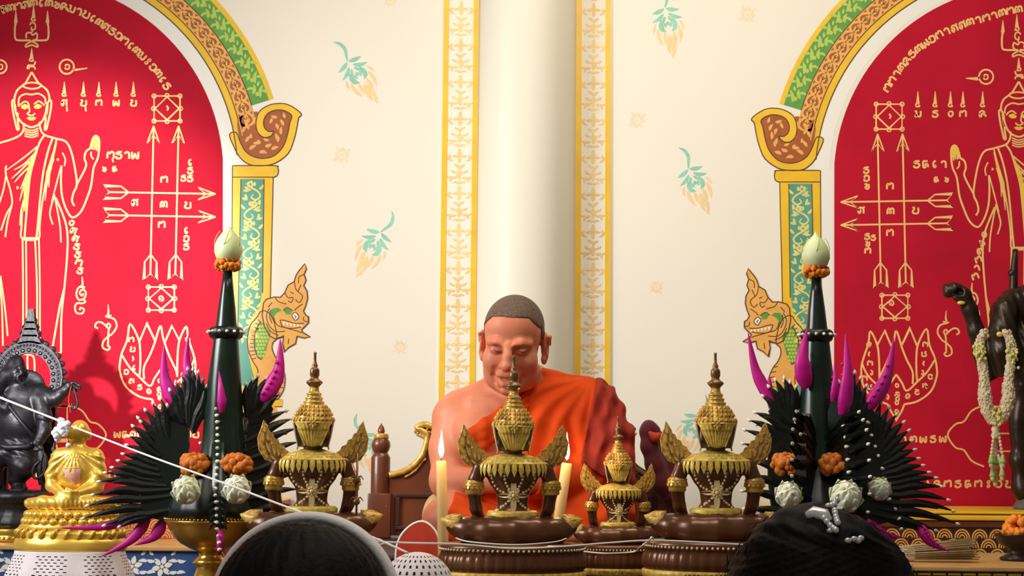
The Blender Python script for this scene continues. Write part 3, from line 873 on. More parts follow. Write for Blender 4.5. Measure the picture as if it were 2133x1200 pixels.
    ol.stroke([(485, 345), (571, 345), (578, 349), (580, 357), (577, 366), (570, 369)], 2)
    # serpent
    def cv(pts): return [(200 + a / 3.0, 460 + b / 3.0) for a, b in pts]
    nk = Paint(5, T=T)
    neck = cv([(1040, 560), (1000, 610), (965, 650), (948, 720), (950, 800), (975, 870), (1010, 930), (1010, 1000), (1000, 1060), (1050, 1120), (1125, 1118), (1160, 1080), (1178, 1030), (1178, 960), (1150, 890), (1120, 850), (1100, 800), (1105, 760), (1130, 725), (1100, 600)])
    nk.poly(smooth_path(neck, 3, True)); neck_o = build(nk, 'serpent_neck', M_TAN)
    gs = Paint(6, T=T)
    gs.poly(smooth_path(cv([(1030, 630), (1000, 680), (988, 740), (992, 800), (1010, 850), (1035, 868), (1060, 820), (1075, 760), (1090, 715), (1085, 690)]), 3, True))
    build(gs, 'serpent_scales', M_GREEN, neck_o)
    gs = Paint(6, T=T)
    gs.poly(smooth_path(cv([(1130, 1000), (1080, 1020), (1050, 1060), (1050, 1100), (1085, 1090), (1115, 1050)]), 3, True))
    build(gs, 'serpent_scales', M_GREEN, neck_o)
    sc = Paint(7, T=T)
    for r_ in range(9):
        for c_ in range(4):
            x, y = 1012 + c_ * 19 + (r_ % 2) * 9 - r_ * 1.5 + (r_ - 4) ** 2 * 0.5, 660 + r_ * 23
            if x > 1078 - max(0, r_ - 3) * 6: continue
            q = cv([(x, y)])[0]; sc.circle(q[0], q[1], 3.0, n=10, ry=3.4)
    build(sc, 'scale_dots', M_LIME, neck_o)
    hd = Paint(6, T=T)
    head = cv([(1305, 268), (1314, 300), (1300, 335), (1312, 372), (1298, 405), (1318, 440), (1322, 485), (1310, 530), (1296, 565), (1312, 592), (1326, 598), (1328, 636), (1304, 662), (1284, 680), (1290, 696), (1338, 726), (1300, 732), (1256, 722), (1246, 768), (1205, 790), (1178, 818), (1166, 764), (1172, 722), (1120, 738), (1085, 720), (1052, 660), (1038, 590), (1046, 515), (1064, 490), (1112, 476), (1152, 478), (1180, 448), (1200, 402), (1238, 380), (1250, 340), (1268, 312)])
    hd.poly(head); head_o = build(hd, 'serpent_head', M_TAN)
    gp = Paint(7, T=T)
    gp.poly(cv([(1085, 560), (1110, 545), (1140, 545), (1160, 560), (1130, 575), (1110, 600), (1120, 640), (1095, 610)]))
    build(gp, 'head_marking', M_GREEN, head_o); gp = Paint(7, T=T); gp.poly(cv([(1172, 560), (1195, 545), (1225, 560), (1215, 585), (1190, 585)]))
    build(gp, 'head_marking', M_GREEN, head_o)
    wp = Paint(7, T=T)
    wp.poly(cv([(1222, 590), (1245, 572), (1268, 600), (1245, 622)]))
    for i in range(6): wp.poly(cv([(1165 + i * 22, 632 + i * 4), (1182 + i * 22, 634 + i * 4), (1174 + i * 22, 656 + i * 3)]))
    build(wp, 'eye_and_teeth', M_WHITEP, head_o)
    so = Paint(8, T=T)
    so.stroke(head, 2.2, smooth=False, closed=True); 
    for st in ([(1085, 545), (1065, 590), (1080, 650), (1120, 690), (1180, 690)], [(1110, 600), (1130, 650), (1190, 670), (1260, 690), (1284, 700)], [(1150, 620), (1165, 660), (1220, 672), (1284, 664)], [(1150, 620), (1180, 622), (1240, 640), (1300, 640)],
               [(1222, 590), (1245, 572), (1268, 600), (1245, 622), (1222, 590)], [(1240, 590), (1250, 600), (1242, 608)], [(1180, 450), (1200, 480), (1230, 480), (1220, 510), (1200, 500)], [(1240, 380), (1250, 430), (1290, 470), (1270, 510), (1245, 490)],
               [(1280, 400), (1262, 440)], [(1300, 335), (1270, 350), (1265, 390)], [(1120, 480), (1140, 505), (1190, 520)], [(1205, 735), (1200, 770)], [(1170, 560), (1195, 542), (1230, 562)], [(1290, 520), (1260, 540), (1240, 560)], [(1296, 600), (1300, 625), (1326, 630)], [(1100, 510), (1075, 540)],
               [(1062, 640), (1090, 690), (1140, 715)], [(1215, 445), (1235, 455)], [(1090, 560), (1085, 600), (1100, 640)]):
        so.stroke(cv(st), 1.7)
    so.stroke(smooth_path(neck, 3, True), 1.8, smooth=False, closed=True)
    so.stroke(cv([(1030, 630), (1000, 680), (988, 740), (992, 800), (1010, 850), (1035, 868)]), 1.6)
    for i in range(11):
        t = i / 10; a_ = cv([(1010 - 50 * math.sin(t * 2.2), 615 + 250 * t), (1032 - 42 * math.sin(t * 2.2 + 0.1), 632 + 225 * t)]); so.stroke(a_, 1.4)
    for i in range(7):
        t = i / 6; so.stroke(cv([(1120 + 20 * math.sin(t * 3), 880 + 190 * t), (1150 + 24 * math.sin(t * 2.6), 885 + 190 * t)]), 1.4)
    build(so, 'serpent_outline', M_OUTL, head_o)
    # footing of the serpent and pillar base
    ft = Paint(5, T=T)
    ft.poly([(546, 833), (589, 833), (588, 846), (547, 847)])
    build(ft, 'gold_footing', M_YELLOW)
    fb = Paint(5, T=T)
    fb.poly(smooth_path([(552, 848), (574, 848), (576, 862), (570, 880), (568, 900), (560, 910), (540, 910), (536, 890), (540, 870)], 3, True))
    fbo = build(fb, 'scaled_bulb', M_TAN)
    for r_ in range(5):
        for c_ in range(3): so2 = ol.stroke([(546 + c_ * 9, 858 + r_ * 11), (550 + c_ * 9, 864 + r_ * 11), (555 + c_ * 9, 858 + r_ * 11)], 1.4)
    st = Paint(4, T=T); st.poly([(524, 912), (566, 912), (566, 1000), (524, 1000)]); build(st, 'blue_footing', M_TEAL)
    for x0, y0, x1, y1 in ((546, 833, 589, 833), (547, 847, 588, 847), (495, 910, 560, 910)): ol.stroke([(x0, y0), (x1, y1)], 1.6)
    build(ol, 'dark_outlines', M_OUTL)
    return root
for s_ in ('left', 'right'):
    mural(s_); surround(s_)
# ================================================================== materials of the things
M_BRONZE = mat('brown_lacquer', (0.165, 0.058, 0.020), 0.30, metal=0.35, noise=(3, 0.35), coat=0.2)
M_GOLD = mat('worn_gold', (0.86, 0.54, 0.11), 0.36, metal=0.35, noise=(60, 0.4, (0.42, 0.22, 0.04)))
M_GOLDP = mat('pale_gold_leaf', (0.90, 0.66, 0.12), 0.42, metal=0.12, noise=(90, 0.3, (0.55, 0.34, 0.05)))
M_GOLDSHADE = mat('shaded_gold', (0.50, 0.30, 0.09), 0.4, metal=0.5, noise=(50, 0.5, (0.12, 0.06, 0.02)))  # darker copy of the gold, for the shaded bench edge
M_BLACKH = mat('black_lacquer', (0.012, 0.009, 0.009), 0.3)
M_SILVER = mat('pale_edge', (0.75, 0.58, 0.38), 0.35, metal=0.3)
M_BRASS = mat('brass_bowl', (0.85, 0.50, 0.08), 0.22, metal=0.85, noise=(14, 0.3))
M_BLACKM = mat('black_bronze', (0.012, 0.011, 0.015), 0.40, metal=0.2, noise=(30, 0.5), bump=(80, 0.25))
M_DARKBR = mat('dark_bronze', (0.040, 0.024, 0.014), 0.35, metal=0.5, noise=(12, 0.5), bump=(60, 0.2))
M_LEAF = mat('banana_leaf', (0.003, 0.007, 0.0045), 0.38, noise=(20, 0.5))
M_LEAFC = mat('leaf_wrap', (0.008, 0.024, 0.012), 0.25, noise=(12, 0.55))
M_MAG = mat('magenta_petal', (0.66, 0.004, 0.30), 0.45, noise=(30, 0.2))
M_BUD = mat('jasmine_white', (0.90, 0.87, 0.76), 0.5)
M_LOTUS = mat('lotus_petal', (0.90, 0.90, 0.74), 0.5, noise=(10, 0.15, (0.74, 0.80, 0.46)), sss=0.1)
M_MARI = mat('marigold', (0.95, 0.27, 0.01), 0.6, noise=(120, 0.4))
M_WOOD = mat('red_brown_wood', (0.17, 0.045, 0.016), 0.35, noise=(8, 0.4), coat=0.2)
M_WOODD = mat('dark_wood', (0.055, 0.018, 0.010), 0.45, noise=(8, 0.4))
M_WAX = mat('candle_wax', (0.95, 0.66, 0.28), 0.45, sss=0.25, noise=(30, 0.06))
M_FLAME = mat('flame', (1, 0.8, 0.4), 0.5, emit=((1.0, 0.86, 0.60), 9.0))
M_WICK = mat('wick', (0.02, 0.015, 0.01), 0.8)
M_THREAD = mat('cotton_thread', (0.88, 0.86, 0.80), 0.8)
M_MAROON = mat('maroon_cloth', (0.12, 0.006, 0.010), 0.85, noise=(20, 0.3), sheen=0.2)
M_CLOTHRED = mat('red_cloth', (0.62, 0.045, 0.015), 0.7, noise=(30, 0.25))
M_GOLDST = mat('gilded_statue', (0.95, 0.60, 0.09), 0.30, metal=0.45, noise=(30, 0.2))
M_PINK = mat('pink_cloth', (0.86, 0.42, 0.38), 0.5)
M_LACE = mat('white_crochet', (0.86, 0.78, 0.80), 0.8, bump=(300, 0.2))
M_BLUE = mat('blue_paint', (0.035, 0.10, 0.30), 0.45, noise=(20, 0.3))
M_FANR = mat('dado_red', (0.62, 0.07, 0.05), 0.5, noise=(20, 0.2))
M_TANB = mat('tan_ledge', (0.62, 0.36, 0.13), 0.4, noise=(16, 0.2))
M_STONE = mat('grey_stone', (0.16, 0.14, 0.12), 0.7, noise=(40, 0.4))
M_PAPER = mat('white_paper', (0.82, 0.80, 0.80), 0.7)
M_INC = mat('incense_stick', (0.45, 0.31, 0.14), 0.7, noise=(60, 0.3))
M_TAN2 = mat('tan_cushion', (0.62, 0.40, 0.17), 0.6, noise=(20, 0.2))

def part(mb, name, m, root, s=1.0, smooth=True, mats=None):
    """mesh measured in units of s metres, placed under root"""
    o = mb.build(name, m, root, smooth, mats)
    o.data.transform(Matrix.Scale(s, 4))
    return o
def spart(sd, name, m, root, s=1.0):
    o = sd.mesh(name, m, root)
    o.data.transform(Matrix.Scale(s, 4))
    return o

# ------------------------------------------------------------------ platform, plinths and tables
zt = 0.61                                    # table of the statues
b = MB(); b.box((-0.95, 2.82, 0.54), (1.0, 3.62, zt), bev=0.006)
tb = b.build('altar_table', M_WOODD, smooth=False)
tag(tb, 'low dark wooden altar table under the crowned statues and leaf offerings', 'table')
for x in (-0.88, 0.93):
    for y in (2.9, 3.54):
        l = MB(); l.box((x - 0.035, y - 0.035, -0.02), (x + 0.035, y + 0.035, 0.545)); l.build('leg', M_WOODD, tb, smooth=False)
zp = P(1085, 1140, 4.0).z
b = MB(); b.box((-0.50, 3.66, -0.02), (0.55, 4.55, zp), bev=0.008)
pf = b.build('platform', M_WOODD, smooth=False)
tag(pf, 'dark wooden platform that the monk sits on', 'platform')

def plinth(side):
    left = side == 'left'
    yf = 4.46 if left else 4.41
    z1 = P(100, 1043, yf).z if left else P(2040, 1066, yf).z
    xa, xb = (P(-220, 1100, yf).x, P(560, 1100, yf).x) if left else (P(1640, 1100, yf).x, P(2400, 1100, yf).x)
    k = yf / FPX
    b = MB(); b.box((xa, yf, -0.02), (xb, YW - 0.006, z1 - 4 * k))
    root = b.build('altar_plinth', M_FANR if left else M_WOODD, smooth=False)
    tag(root, 'red and gold patterned plinth along the wall below the %s' % ('bright red mural' if left else 'deep red mural'), 'plinth', 'patterned plinths under the murals')
    for i, (a, c) in enumerate(((0, 5), (7, 18))):
        m = MB(); m.box((xa, yf - 0.012, z1 - c * k), (xb, (YW - 0.006) if i == 0 else yf + 0.001, z1 - a * k), bev=0.004); m.build('gold_moulding', M_YELLOW, root, smooth=False)
    m = MB(); m.box((xa, yf - 0.006, z1 - 32 * k), (xb, yf + 0.001, z1 - 20 * k), bev=0.002); m.build('brown_moulding', M_WOOD, root, smooth=False)
    # fan scales painted below
    s = MB(); st = 36 * k
    for r_ in range(6):
        for c_ in range(int((xb - xa) / st) + 1):
            cx = xa + (c_ + 0.5 * (r_ % 2)) * st; cz = z1 - (34 + 20 * (r_ + 1)) * k
            for q, w in ((16.5, 3), (11.5, 2.6), (6.5, 2.6)):
                n = 9; V = []
                for i in range(n + 1):
                    a = math.pi * i / n
                    for rr in (q, q - w):
                        V.append((min(max(cx + rr * k * math.cos(a), xa), xb), yf - 0.0008, cz + rr * k * math.sin(a) * 1.15))
                s.add(V, [(2 * i, 2 * i + 2, 2 * i + 3, 2 * i + 1) for i in range(n)])
    s.build('fan_pattern', M_TAN, root, smooth=False)
    return root
plinth('left'); plinth('right')

def side_table(side):
    left = side == 'left'
    if left:
        y0, y1 = 4.12, 4.445; z = P(330, 1138, y0).z; xa, xb = P(-260, 1150, y0).x, P(412, 1150, y0).x
    else:
        y0, y1 = 3.84, 4.395; z = P(2060, 1181, y0).z; xa, xb = P(1780, 1180, y0).x, P(2420, 1180, y0).x
    k = y0 / FPX
    b = MB(); b.box((xa, y0 + 0.012, -0.02), (xb, y1, z - 9 * k))
    root = b.build('painted_table', M_BLUE if left else M_WOODD, smooth=False)
    tag(root, 'blue painted altar table with tan edge under the golden seated statue' if left else 'tan altar table with gold fret edge under the incense sticks', 'table', 'painted side tables')
    t = MB(); t.box((xa - 0.01, y0, z - 10 * k), (xb + 0.01, y1, z), bev=0.003); t.build('table_top', M_TANB, root, smooth=False)
    s = MB()
    if left:
        st = 62 * k; yy = y0 + 0.0112
        def f(u, v, t): return (u, yy - t, v)
        x = xa + st * 0.5; i = 0
        while x < xb - st * 0.3:
            cz = z - 42 * k
            for q in range(6):
                a = 60 * q + 15
                s.prism([(x + (px_) * k, cz + (py_) * k) for px_, py_ in petal(5 * math.cos(R(a)), 5 * math.sin(R(a)), 17, 13, a)], f, 0, 0.0006)
            s.prism([(x + 4 * k * math.cos(j), cz + 4 * k * math.sin(j)) for j in [q * 0.785 for q in range(8)]], f, 0, 0.0008)
            for sg in (-1, 1):
                for dx, dy, L, W, ang, c in ((31, 10 * sg, 18, 9, 150 * sg, 1.0 * sg), (31, -14 * sg, 18, 9, 40 * sg, -1.2 * sg), (18, 24 * sg, 16, 8, 20 * sg, 1.0 * sg), (-18, 24 * sg, 16, 8, 160 * sg, -1.0 * sg)):
                    if xa < x + (dx - 20) * k and x + (dx + 20) * k < xb:
                        s.prism([(x + px_ * k, cz + py_ * k) for px_, py_ in petal(dx, dy, L, W, ang, c)], f, 0, 0.0006)
            x += st; i += 1
        s.build('floral_pattern', M_WHITEP, root, smooth=False)
    else:
        x = xa + 0.01
        while x < xb - 0.03:
            u = 10 * k; zz = z - 14 * k
            for a, c, d, e in ((0, 0, 26, 4), (0, -10, 4, 10), (10, -10, 26, 4), (22, -6, 4, 7), (0, -18, 26, 4)):
                s.box((x + a * k, y0 + 0.009, zz + c * k - e * k), (x + (a + d) * k, y0 + 0.0125, zz + c * k))
            x += 31 * k
        s.build('fret_pattern', M_YELLOW, root, smooth=False)
    return root, z
_, ZL = side_table('left')
_, ZR = side_table('right')

# ------------------------------------------------------------------ carved bench behind the monk
YB = 4.36; kb = YB / FPX; cxb = 1092
root = empty('carved_bench', (P(cxb, 1110, YB).x, YB, zp))
tag(root, 'carved dark wood bench back with gold scroll edging behind the orange-robed monk', 'bench')
def bl(x, y, d=0.0): return Vector(((x - cxb) * kb, d, max(P(cxb, y, YB).z - zp, 0.002)))
half = [(812, 992), (838, 986), (862, 972), (880, 950), (888, 925), (890, 908), (880, 900), (868, 893), (884, 886), (904, 890), (925, 868), (955, 835), (990, 806), (1030, 786), (1062, 768), (1092, 752)]
out = half + [(2 * cxb - x, y) for x, y in half[-2::-1]]
b = MB(); b.prism([(x, y) for x, y in out] + [(1372, 1118), (812, 1118)], lambda u, v, t: bl(u, v, t), 0, 0.03)
b.build('back_panel', M_WOOD, root, smooth=False)
for sg in (-1, 1):
    hp = [(cxb + sg * (cxb - x), y) for x, y in half]
    g = MB(); pth = smooth_path(hp, 4)
    g.tube([bl(x, y, -0.004) for x, y in pth], 0.009, 8)
    g.tube([bl(x, y + 13, -0.003) for x, y in pth if y < 985], 0.004, 6)
    acc_ = 0
    for i in range(0, len(pth) - 3, 4):
        x, y = pth[i]
        if y + 6 < 985:
            q = [(x + 7 * math.cos(a_) * (1 - a_ / 9), y + 7 + 6 * math.sin(a_) * (1 - a_ / 9)) for a_ in [j * 0.7 for j in range(9)]]
            g.tube([bl(u, v, -0.004) for u, v in q], 0.0028, 5)
    g.build('gold_scroll_edge', M_GOLDSHADE if sg > 0 else M_GOLD, root)  # right edge lies in shade, painted in by the darker gold
    px = cxb + sg * (cxb - 793)
    p = MB(); zc = bl(px, 1030).z
    def pr(lst): return [(r * kb, bl(px, y).z) for r, y in lst]
    p.lathe(pr([(20, 1034), (20, 956), (17, 950), (14, 946), (17, 941), (20, 932), (19, 924), (15, 917)]), 28, (bl(px, 0).x, 0.012, 0))
    p.lathe(pr([(5, 907), (8, 901), (6, 893), (2, 887), (0, 883)]), 20, (bl(px, 0).x, 0.012, 0))
    w_ = 24 * kb
    p.box((bl(px, 0).x - w_, 0.012 - w_, 0.001), (bl(px, 0).x + w_, 0.012 + w_, zc), bev=0.004)
    post = sharp(p.build('post', M_WOOD, root))
    r = MB(); r.lathe(pr([(14, 917), (17, 914), (15, 911), (16, 909), (13, 906), (6, 905)]), 28, (bl(px, 0).x, 0.012, 0)); r.build('gold_ring', M_GOLD, post)
    f = MB()
    x0, x1 = sorted((cxb + sg * (cxb - 826), cxb + sg * (cxb - 960)))
    for (a, c, d, e) in ((x0, 1030, x1, 1038), (x0, 1098, x1, 1106), (x0, 1038, x0 + 9, 1098), (x1 - 9, 1038, x1, 1098)):
        q0, q1 = bl(a, e), bl(d, c); f.box((q0.x, -0.008, q0.z), (q1.x, 0.004, q1.z), bev=0.002)
    f.build('panel_frame', M_WOODD, root, smooth=False)

# red cloth thrown over the right post
sd = SDF((P(1310, 0, 4.3).x, 4.2, P(0, 1070, 4.3).z), (P(1440, 0, 4.3).x, 4.5, P(0, 860, 4.3).z), 0.004)
for d, off in ((-0.055, 0), (-0.02, 4), (0.05, 3)):
    pts = [(1350 + off, 902), (1352 + off, 930), (1364 + off, 968), (1380, 1008), (1390, 1034)]
    sd.chain([tuple(P(x, y, YB + d)) for x, y in pts], [0.020, 0.021, 0.024, 0.026, 0.018], 0.02)
sd.chain([tuple(P(x, y, YB - 0.05)) for x, y in ((1342, 900), (1354, 890), (1368, 896))], [0.010, 0.014, 0.010], 0.02)
sd.cap(tuple(P(1350, 898, YB - 0.05)), tuple(P(1360, 894, YB + 0.05)), 0.016, 0.016, 0.02)
sd.chain([tuple(P(x, y, YB - 0.03)) for x, y in ((1378, 916), (1390, 960), (1400, 1010), (1404, 1040))], [0.018, 0.024, 0.028, 0.02], 0.02)
sd.ell(tuple(P(1366, 912, YB - 0.085)), (0.016, 0.014, 0.020), 0.012, 's')
X, Y_, Z = sd.field(); sd.D += (0.0014 * np.sin(110 * X + 30 * Z + 50 * Y_)).astype(np.float32)
cl = sd.mesh('draped_cloth', M_MAROON)
tag(cl, 'dark red cloth draped over the right post of the carved bench', 'cloth')
sd = SDF((P(1340, 0, 4.3).x, 4.22, P(0, 940, 4.3).z), (P(1395, 0, 4.3).x, 4.36, P(0, 885, 4.3).z), 0.003)
sd.chain([tuple(P(x, y, YB - 0.075)) for x, y in ((1354, 902), (1364, 912), (1374, 906))], [0.006, 0.012, 0.007], 0.01)
sd.mesh('lit_fold', M_CLOTHRED, cl)  # inner fold of the cloth, light on it painted as brighter red

# tan cushion at the monk's hip
sd = SDF((P(870, 0, 4.2).x, 4.08, zp - 0.01), (P(935, 0, 4.2).x + 0.02, 4.32, zp + 0.16), 0.005)
q = P(908, 1065, 4.18)
sd.ell((q.x, 4.2, zp + 0.06), (0.038, 0.07, 0.068), 0.01)
o = sd.mesh('seat_cushion', M_TAN2)
tag(o, 'tan cushion on the platform at the hip of the monk', 'cushion')
M_PALEG = mat('pale_gold_beads', (0.92, 0.72, 0.34), 0.4, metal=0.1, noise=(90, 0.2))
# ================================================================== crowned seated statues, seen from behind
def crowned_statue():
    """measured in units of the photo at the statue: u right, w away, v up; origin on the pedestal top"""
    root = empty('crowned_statue')
    s = 3.1 / FPX
    sd = SDF((-150, -75, -8), (150, 85, 270), 2.2)
    sd.chain([(-122, 14, 35), (-90, 2, 25), (-45, -16, 22), (0, -22, 22), (45, -16, 22), (90, 2, 25), (122, 14, 35)], [15, 24, 28, 30, 28, 24, 15], 20)
    sd.chain([(-112, 20, 26), (-50, 48, 18), (30, 58, 16)], [16, 17, 13], 12)
    sd.chain([(112, 20, 26), (50, 46, 20), (-30, 60, 17)], [16, 17, 13], 12)
    sd.ell((0, 2, 54), (46, 33, 22), 12)
    sd.ell((0, 0, 96), (33, 23, 46), 14)
    sd.ell((0, 0, 136), (52, 29, 38), 14)
    sd.cap((-58, 0, 154), (58, 0, 154), 16, 16, 14)
    sd.cap((0, 0, 165), (0, 0, 200), 17, 17, 10)
    sd.ell((0, 2, 216), (31, 33, 38), 6)
    for g in (-1, 1):
        sd.chain([(68 * g, 0, 152), (77 * g, 2, 128), (79 * g, 4, 102), (75 * g, 12, 70), (66 * g, 26, 44)], [16, 15, 14, 13, 11.5], 4)
        sd.chain([(68 * g, 26, 44), (62 * g, 44, 38), (54 * g, 58, 36)], [13, 11, 8], 6)
        for q in range(4): sd.cap((58 * g - 6 * g + q * 5 * g, 52, 38), (50 * g + q * 6 * g, 72, 30), 4.5, 3.5, 3)
        sd.cap((62 * g - 10 * g, 48, 42), (44 * g, 62, 42), 4.5, 3.5, 3)
    sd.D = np.maximum(sd.D, -(sd.ax[2][None, None, :] - 0.0)).astype(np.float32)
    body = spart(sd, 'body', M_BRONZE, root, s)
    D = sd.D
    def back(u, v, lift=1.5):
        i = int(round((u - sd.lo[0]) / sd.h)); k = int(round((v - sd.lo[2]) / sd.h))
        col = D[min(max(i, 0), D.shape[0] - 1), :, min(max(k, 0), D.shape[2] - 1)]
        j = np.argmax(col < 0)
        return sd.ax[1][j] - lift if col[j] < 0 else 0.0
    # hair behind the crown
    b = MB(); b.lathe([(30, 188), (36, 205), (38, 235), (36, 244), (20, 246)], 32, sy=1.0); part(b, 'black_hair', M_BLACKH, root, s)
    # crown: tiers and spire
    b = MB()
    b.lathe([(36, 234), (42, 238), (43, 243), (40, 247), (38, 250), (38, 254), (34, 256), (34, 261), (30, 263), (30, 268), (25, 270), (24, 274), (20, 276), (22, 280), (22, 282), (17, 284), (18, 288), (19, 290), (14, 292), (15, 297), (16, 299), (12, 301), (10, 306), (9.5, 313)], 36)
    for v, r, n, q in ((245, 42, 26, 3.2), (256, 37, 24, 3.2), (264, 32.5, 20, 3.0), (271, 27, 18, 2.8)):
        for i in range(n):
            a = 2 * math.pi * (i + 0.5 * (v % 2)) / n
            b.lathe([(q, 0), (q * 1.1, 2), (q * 0.6, 6), (0, 9)], 6, (r * math.cos(a), r * math.sin(a), v - 3))
    crown = part(b, 'crown', M_GOLD, root, s)
    b = MB()
    b.lathe([(9.5, 313), (14, 318), (17, 321), (17, 324), (13, 327), (9, 330), (8, 333), (10, 338), (10, 348), (8, 352), (5.5, 354), (6.5, 358), (5, 361), (3.2, 366), (2.6, 381), (3.4, 383), (2.6, 386), (0, 387)], 24)
    part(b, 'spire', M_SPIRE, crown, s)
    # ribbed panel hanging behind the head
    b = MB(); nu, nv = 40, 24; V = []; F = []
    for j in range(nv + 1):
        t = j / nv; v = 240 - 52 * t
        hw = 40 - 8 * min(1, t / 0.25) - 17 * max(0, (t - 0.25) / 0.75)
        if t > 0.85: hw *= math.sqrt(max(0.02, 1 - ((t - 0.85) / 0.15) ** 2 * 0.85))
        for i in range(nu + 1):
            u = (i / nu * 2 - 1) * hw
            rr = 43 - 5 * t
            w = -math.sqrt(max(rr * rr - u * u, 10)) - 1.2 * math.cos(i / nu * math.pi * 18) - (2.0 if t < 0.3 else 0)
            V.append((u, w, v))
    n0 = len(V); V += [(x * 0.96, y + 6, z) for x, y, z in V]
    for j in range(nv):
        for i in range(nu):
            a = j * (nu + 1) + i
            F.append((a, a + 1, a + nu + 2, a + nu + 1)); F.append((n0 + a, n0 + a + nu + 1, n0 + a + nu + 2, n0 + a + 1))
    ring = [j * (nu + 1) for j in range(nv + 1)]; ring2 = [j * (nu + 1) + nu for j in range(nv + 1)]
    for q in (ring, ring2): F += [(q[i], q[i + 1], n0 + q[i + 1], n0 + q[i]) for i in range(nv)]
    F += [(i, i + 1, n0 + i + 1, n0 + i) for i in range(nu)] + [(nv * (nu + 1) + i, nv * (nu + 1) + i + 1, n0 + nv * (nu + 1) + i + 1, n0 + nv * (nu + 1) + i) for i in range(nu)]
    b.add(V, F)
    for g in (-1, 1):
        for j in range(11):
            t = j / 10; v = 226 - 34 * t; tt_ = (240 - v) / 52; hw = 40 - 8 * min(1, tt_ / 0.25) - 17 * max(0, (tt_ - 0.25) / 0.75)
            b.ball((g * hw, -math.sqrt(max(40 * 40 - hw * hw, 16)) - 1, v), 2.1, 6, 5)
    pan = part(b, 'neck_panel', M_GOLDP, root, s)
    b = MB()
    for i in range(8): 
        a = 45 * i
        b.prism([(x, 238 + y) for x, y in petal(2 * math.cos(R(a)), 2 * math.sin(R(a)), 13 if i % 2 == 0 else 9, 6, a)], lambda u, v, t: (u, -45 + t, v), -3, 1)
    b.ball((0, -47, 238), 3.4); part(b, 'panel_flower', M_GOLDP, pan, s)
    for g in (-1, 1):
        b = MB()
        b.tube([(42 * g, -8, 244), (40 * g, -8, 236), (36 * g, -6, 212), (31 * g, -4, 190), (33 * g, -4, 182)], [3.2, 3.2, 2.6, 2.4, 1.6], 6, flat=2.2)
        part(b, 'ear_flap', M_SILVER, root, s)
    # collar of leaves
    def ring_fringe(b, R0, v0, R1, v1, sy, n, L, W, c=(0, 0), lift=0):
        b.lathe([(R1 * 0.9, v1 - 5), (R1, v1 - 2), (R1 + 2, v1 + 2), ((R0 + R1) / 2 + 4, (v0 + v1) / 2 + 4), (R0, v0 + 2), (R0 - 4, v0 - 2)], 48, (c[0], c[1], 0), sy=sy)
        for i in range(n):
            a = 2 * math.pi * i / n
            x, y = math.cos(a), math.sin(a)
            for q, (rr, vv, ll) in enumerate((((R1 + 1), v1 + 1, L), (R1 * 0.82 + R0 * 0.18, v1 + (v0 - v1) * 0.36 + 1, L * 0.62), (R1 * 0.62 + R0 * 0.38, v1 + (v0 - v1) * 0.62 + 1.5, L * 0.5))):
                aa = a + (math.pi / n if q == 1 else 0); x, y = math.cos(aa), math.sin(aa)
                tx, ty = -y * W / 2, x * W / 2
                p0 = Vector((c[0] + x * rr, c[1] + y * rr * sy, vv + 1)); p1 = Vector((c[0] + x * (rr + 3.5), c[1] + y * (rr + 3.5) * sy, vv - ll * 0.45)); p2 = Vector((c[0] + x * (rr + 1 + lift), c[1] + y * (rr + 1 + lift) * sy, vv - ll))
                t = Vector((tx, ty * sy, 0)); inn = Vector((x * 3, y * 3 * sy, 0))
                mid = (p0 * 0.55 + p1 * 0.45) + Vector((x, y * sy, 0)) * 3.2
                b.add([p0 - t * 0.7, p0 + t * 0.7, p1 + t * 1.1, p2, p1 - t * 1.1, mid, p1 - inn * 1.3], [(0, 1, 5), (1, 2, 5), (2, 3, 5), (3, 4, 5), (4, 0, 5), (0, 6, 1), (1, 6, 2), (2, 6, 3), (3, 6, 4), (4, 6, 0)])
    b = MB(); ring_fringe(b, 20, 182, 69, 160, 0.60, 32, 27, 11); sharp(part(b, 'collar', M_GOLDP, root, s), 50)
    for g in (-1, 1):
        b = MB(); ring_fringe(b, 16, 126, 17, 106, 1.0, 14, -11, 7, (79.5 * g, 3), 2)
        b.lathe([(16, 98), (18.5, 101), (17, 110), (18.5, 120), (16, 124)], 24, (79.5 * g, 3, 0))
        sharp(part(b, 'armlet', M_GOLD, root, s), 50)
    b = MB(); b.lathe([(50, 44), (54, 47), (53, 54), (54, 61), (49, 66)], 64, (0, 2, 0), sy=0.72, fn=lambda r, z, a: r + 0.9 * math.sin(a * 36) * (1 if 45 < z < 65 else 0)); part(b, 'belt', M_GOLDP, root, s)
    # epaulette wings
    for g in (-1, 1):
        b = MB()
        ol = [(-58, 158), (-78, 154), (-98, 162), (-111, 182), (-114, 206), (-107, 226), (-103, 242), (-95, 230), (-89, 218), (-84, 216), (-80, 206), (-72, 203), (-69, 194), (-60, 190), (-56, 182), (-48, 176), (-50, 166)]
        mp = lambda u, v, t: (g * -u, t + 2, v)
        b.prism(ol, mp, -3, 3)
        for x, y, L, W, a, c in ((-96, 172, 30, 9, 110, 0.2), (-102, 196, 26, 8, 95, 0), (-88, 172, 30, 8, 100, 0.4), (-92, 198, 20, 7, 100, 0), (-78, 168, 30, 8, 95, 0.4), (-70, 166, 22, 7, 90, 0.3), (-84, 190, 18, 6, 100, 0), (-64, 164, 14, 6, 80, 0), (-90, 164, 20, 6, 150, -0.6), (-74, 160, 16, 5, 160, -0.5), (-100, 216, 16, 5, 92, 0)):
            pl = petal(x, y, L, W, a, c)
            b.prism(pl, mp, -8, 8); b.tube([mp(pl[1][0] * 0.5 + pl[-2][0] * 0.5, pl[1][1] * 0.5 + pl[-2][1] * 0.5, -8), mp(pl[len(pl)//2][0], pl[len(pl)//2][1], -7)], [2.4, 0.8], 5)
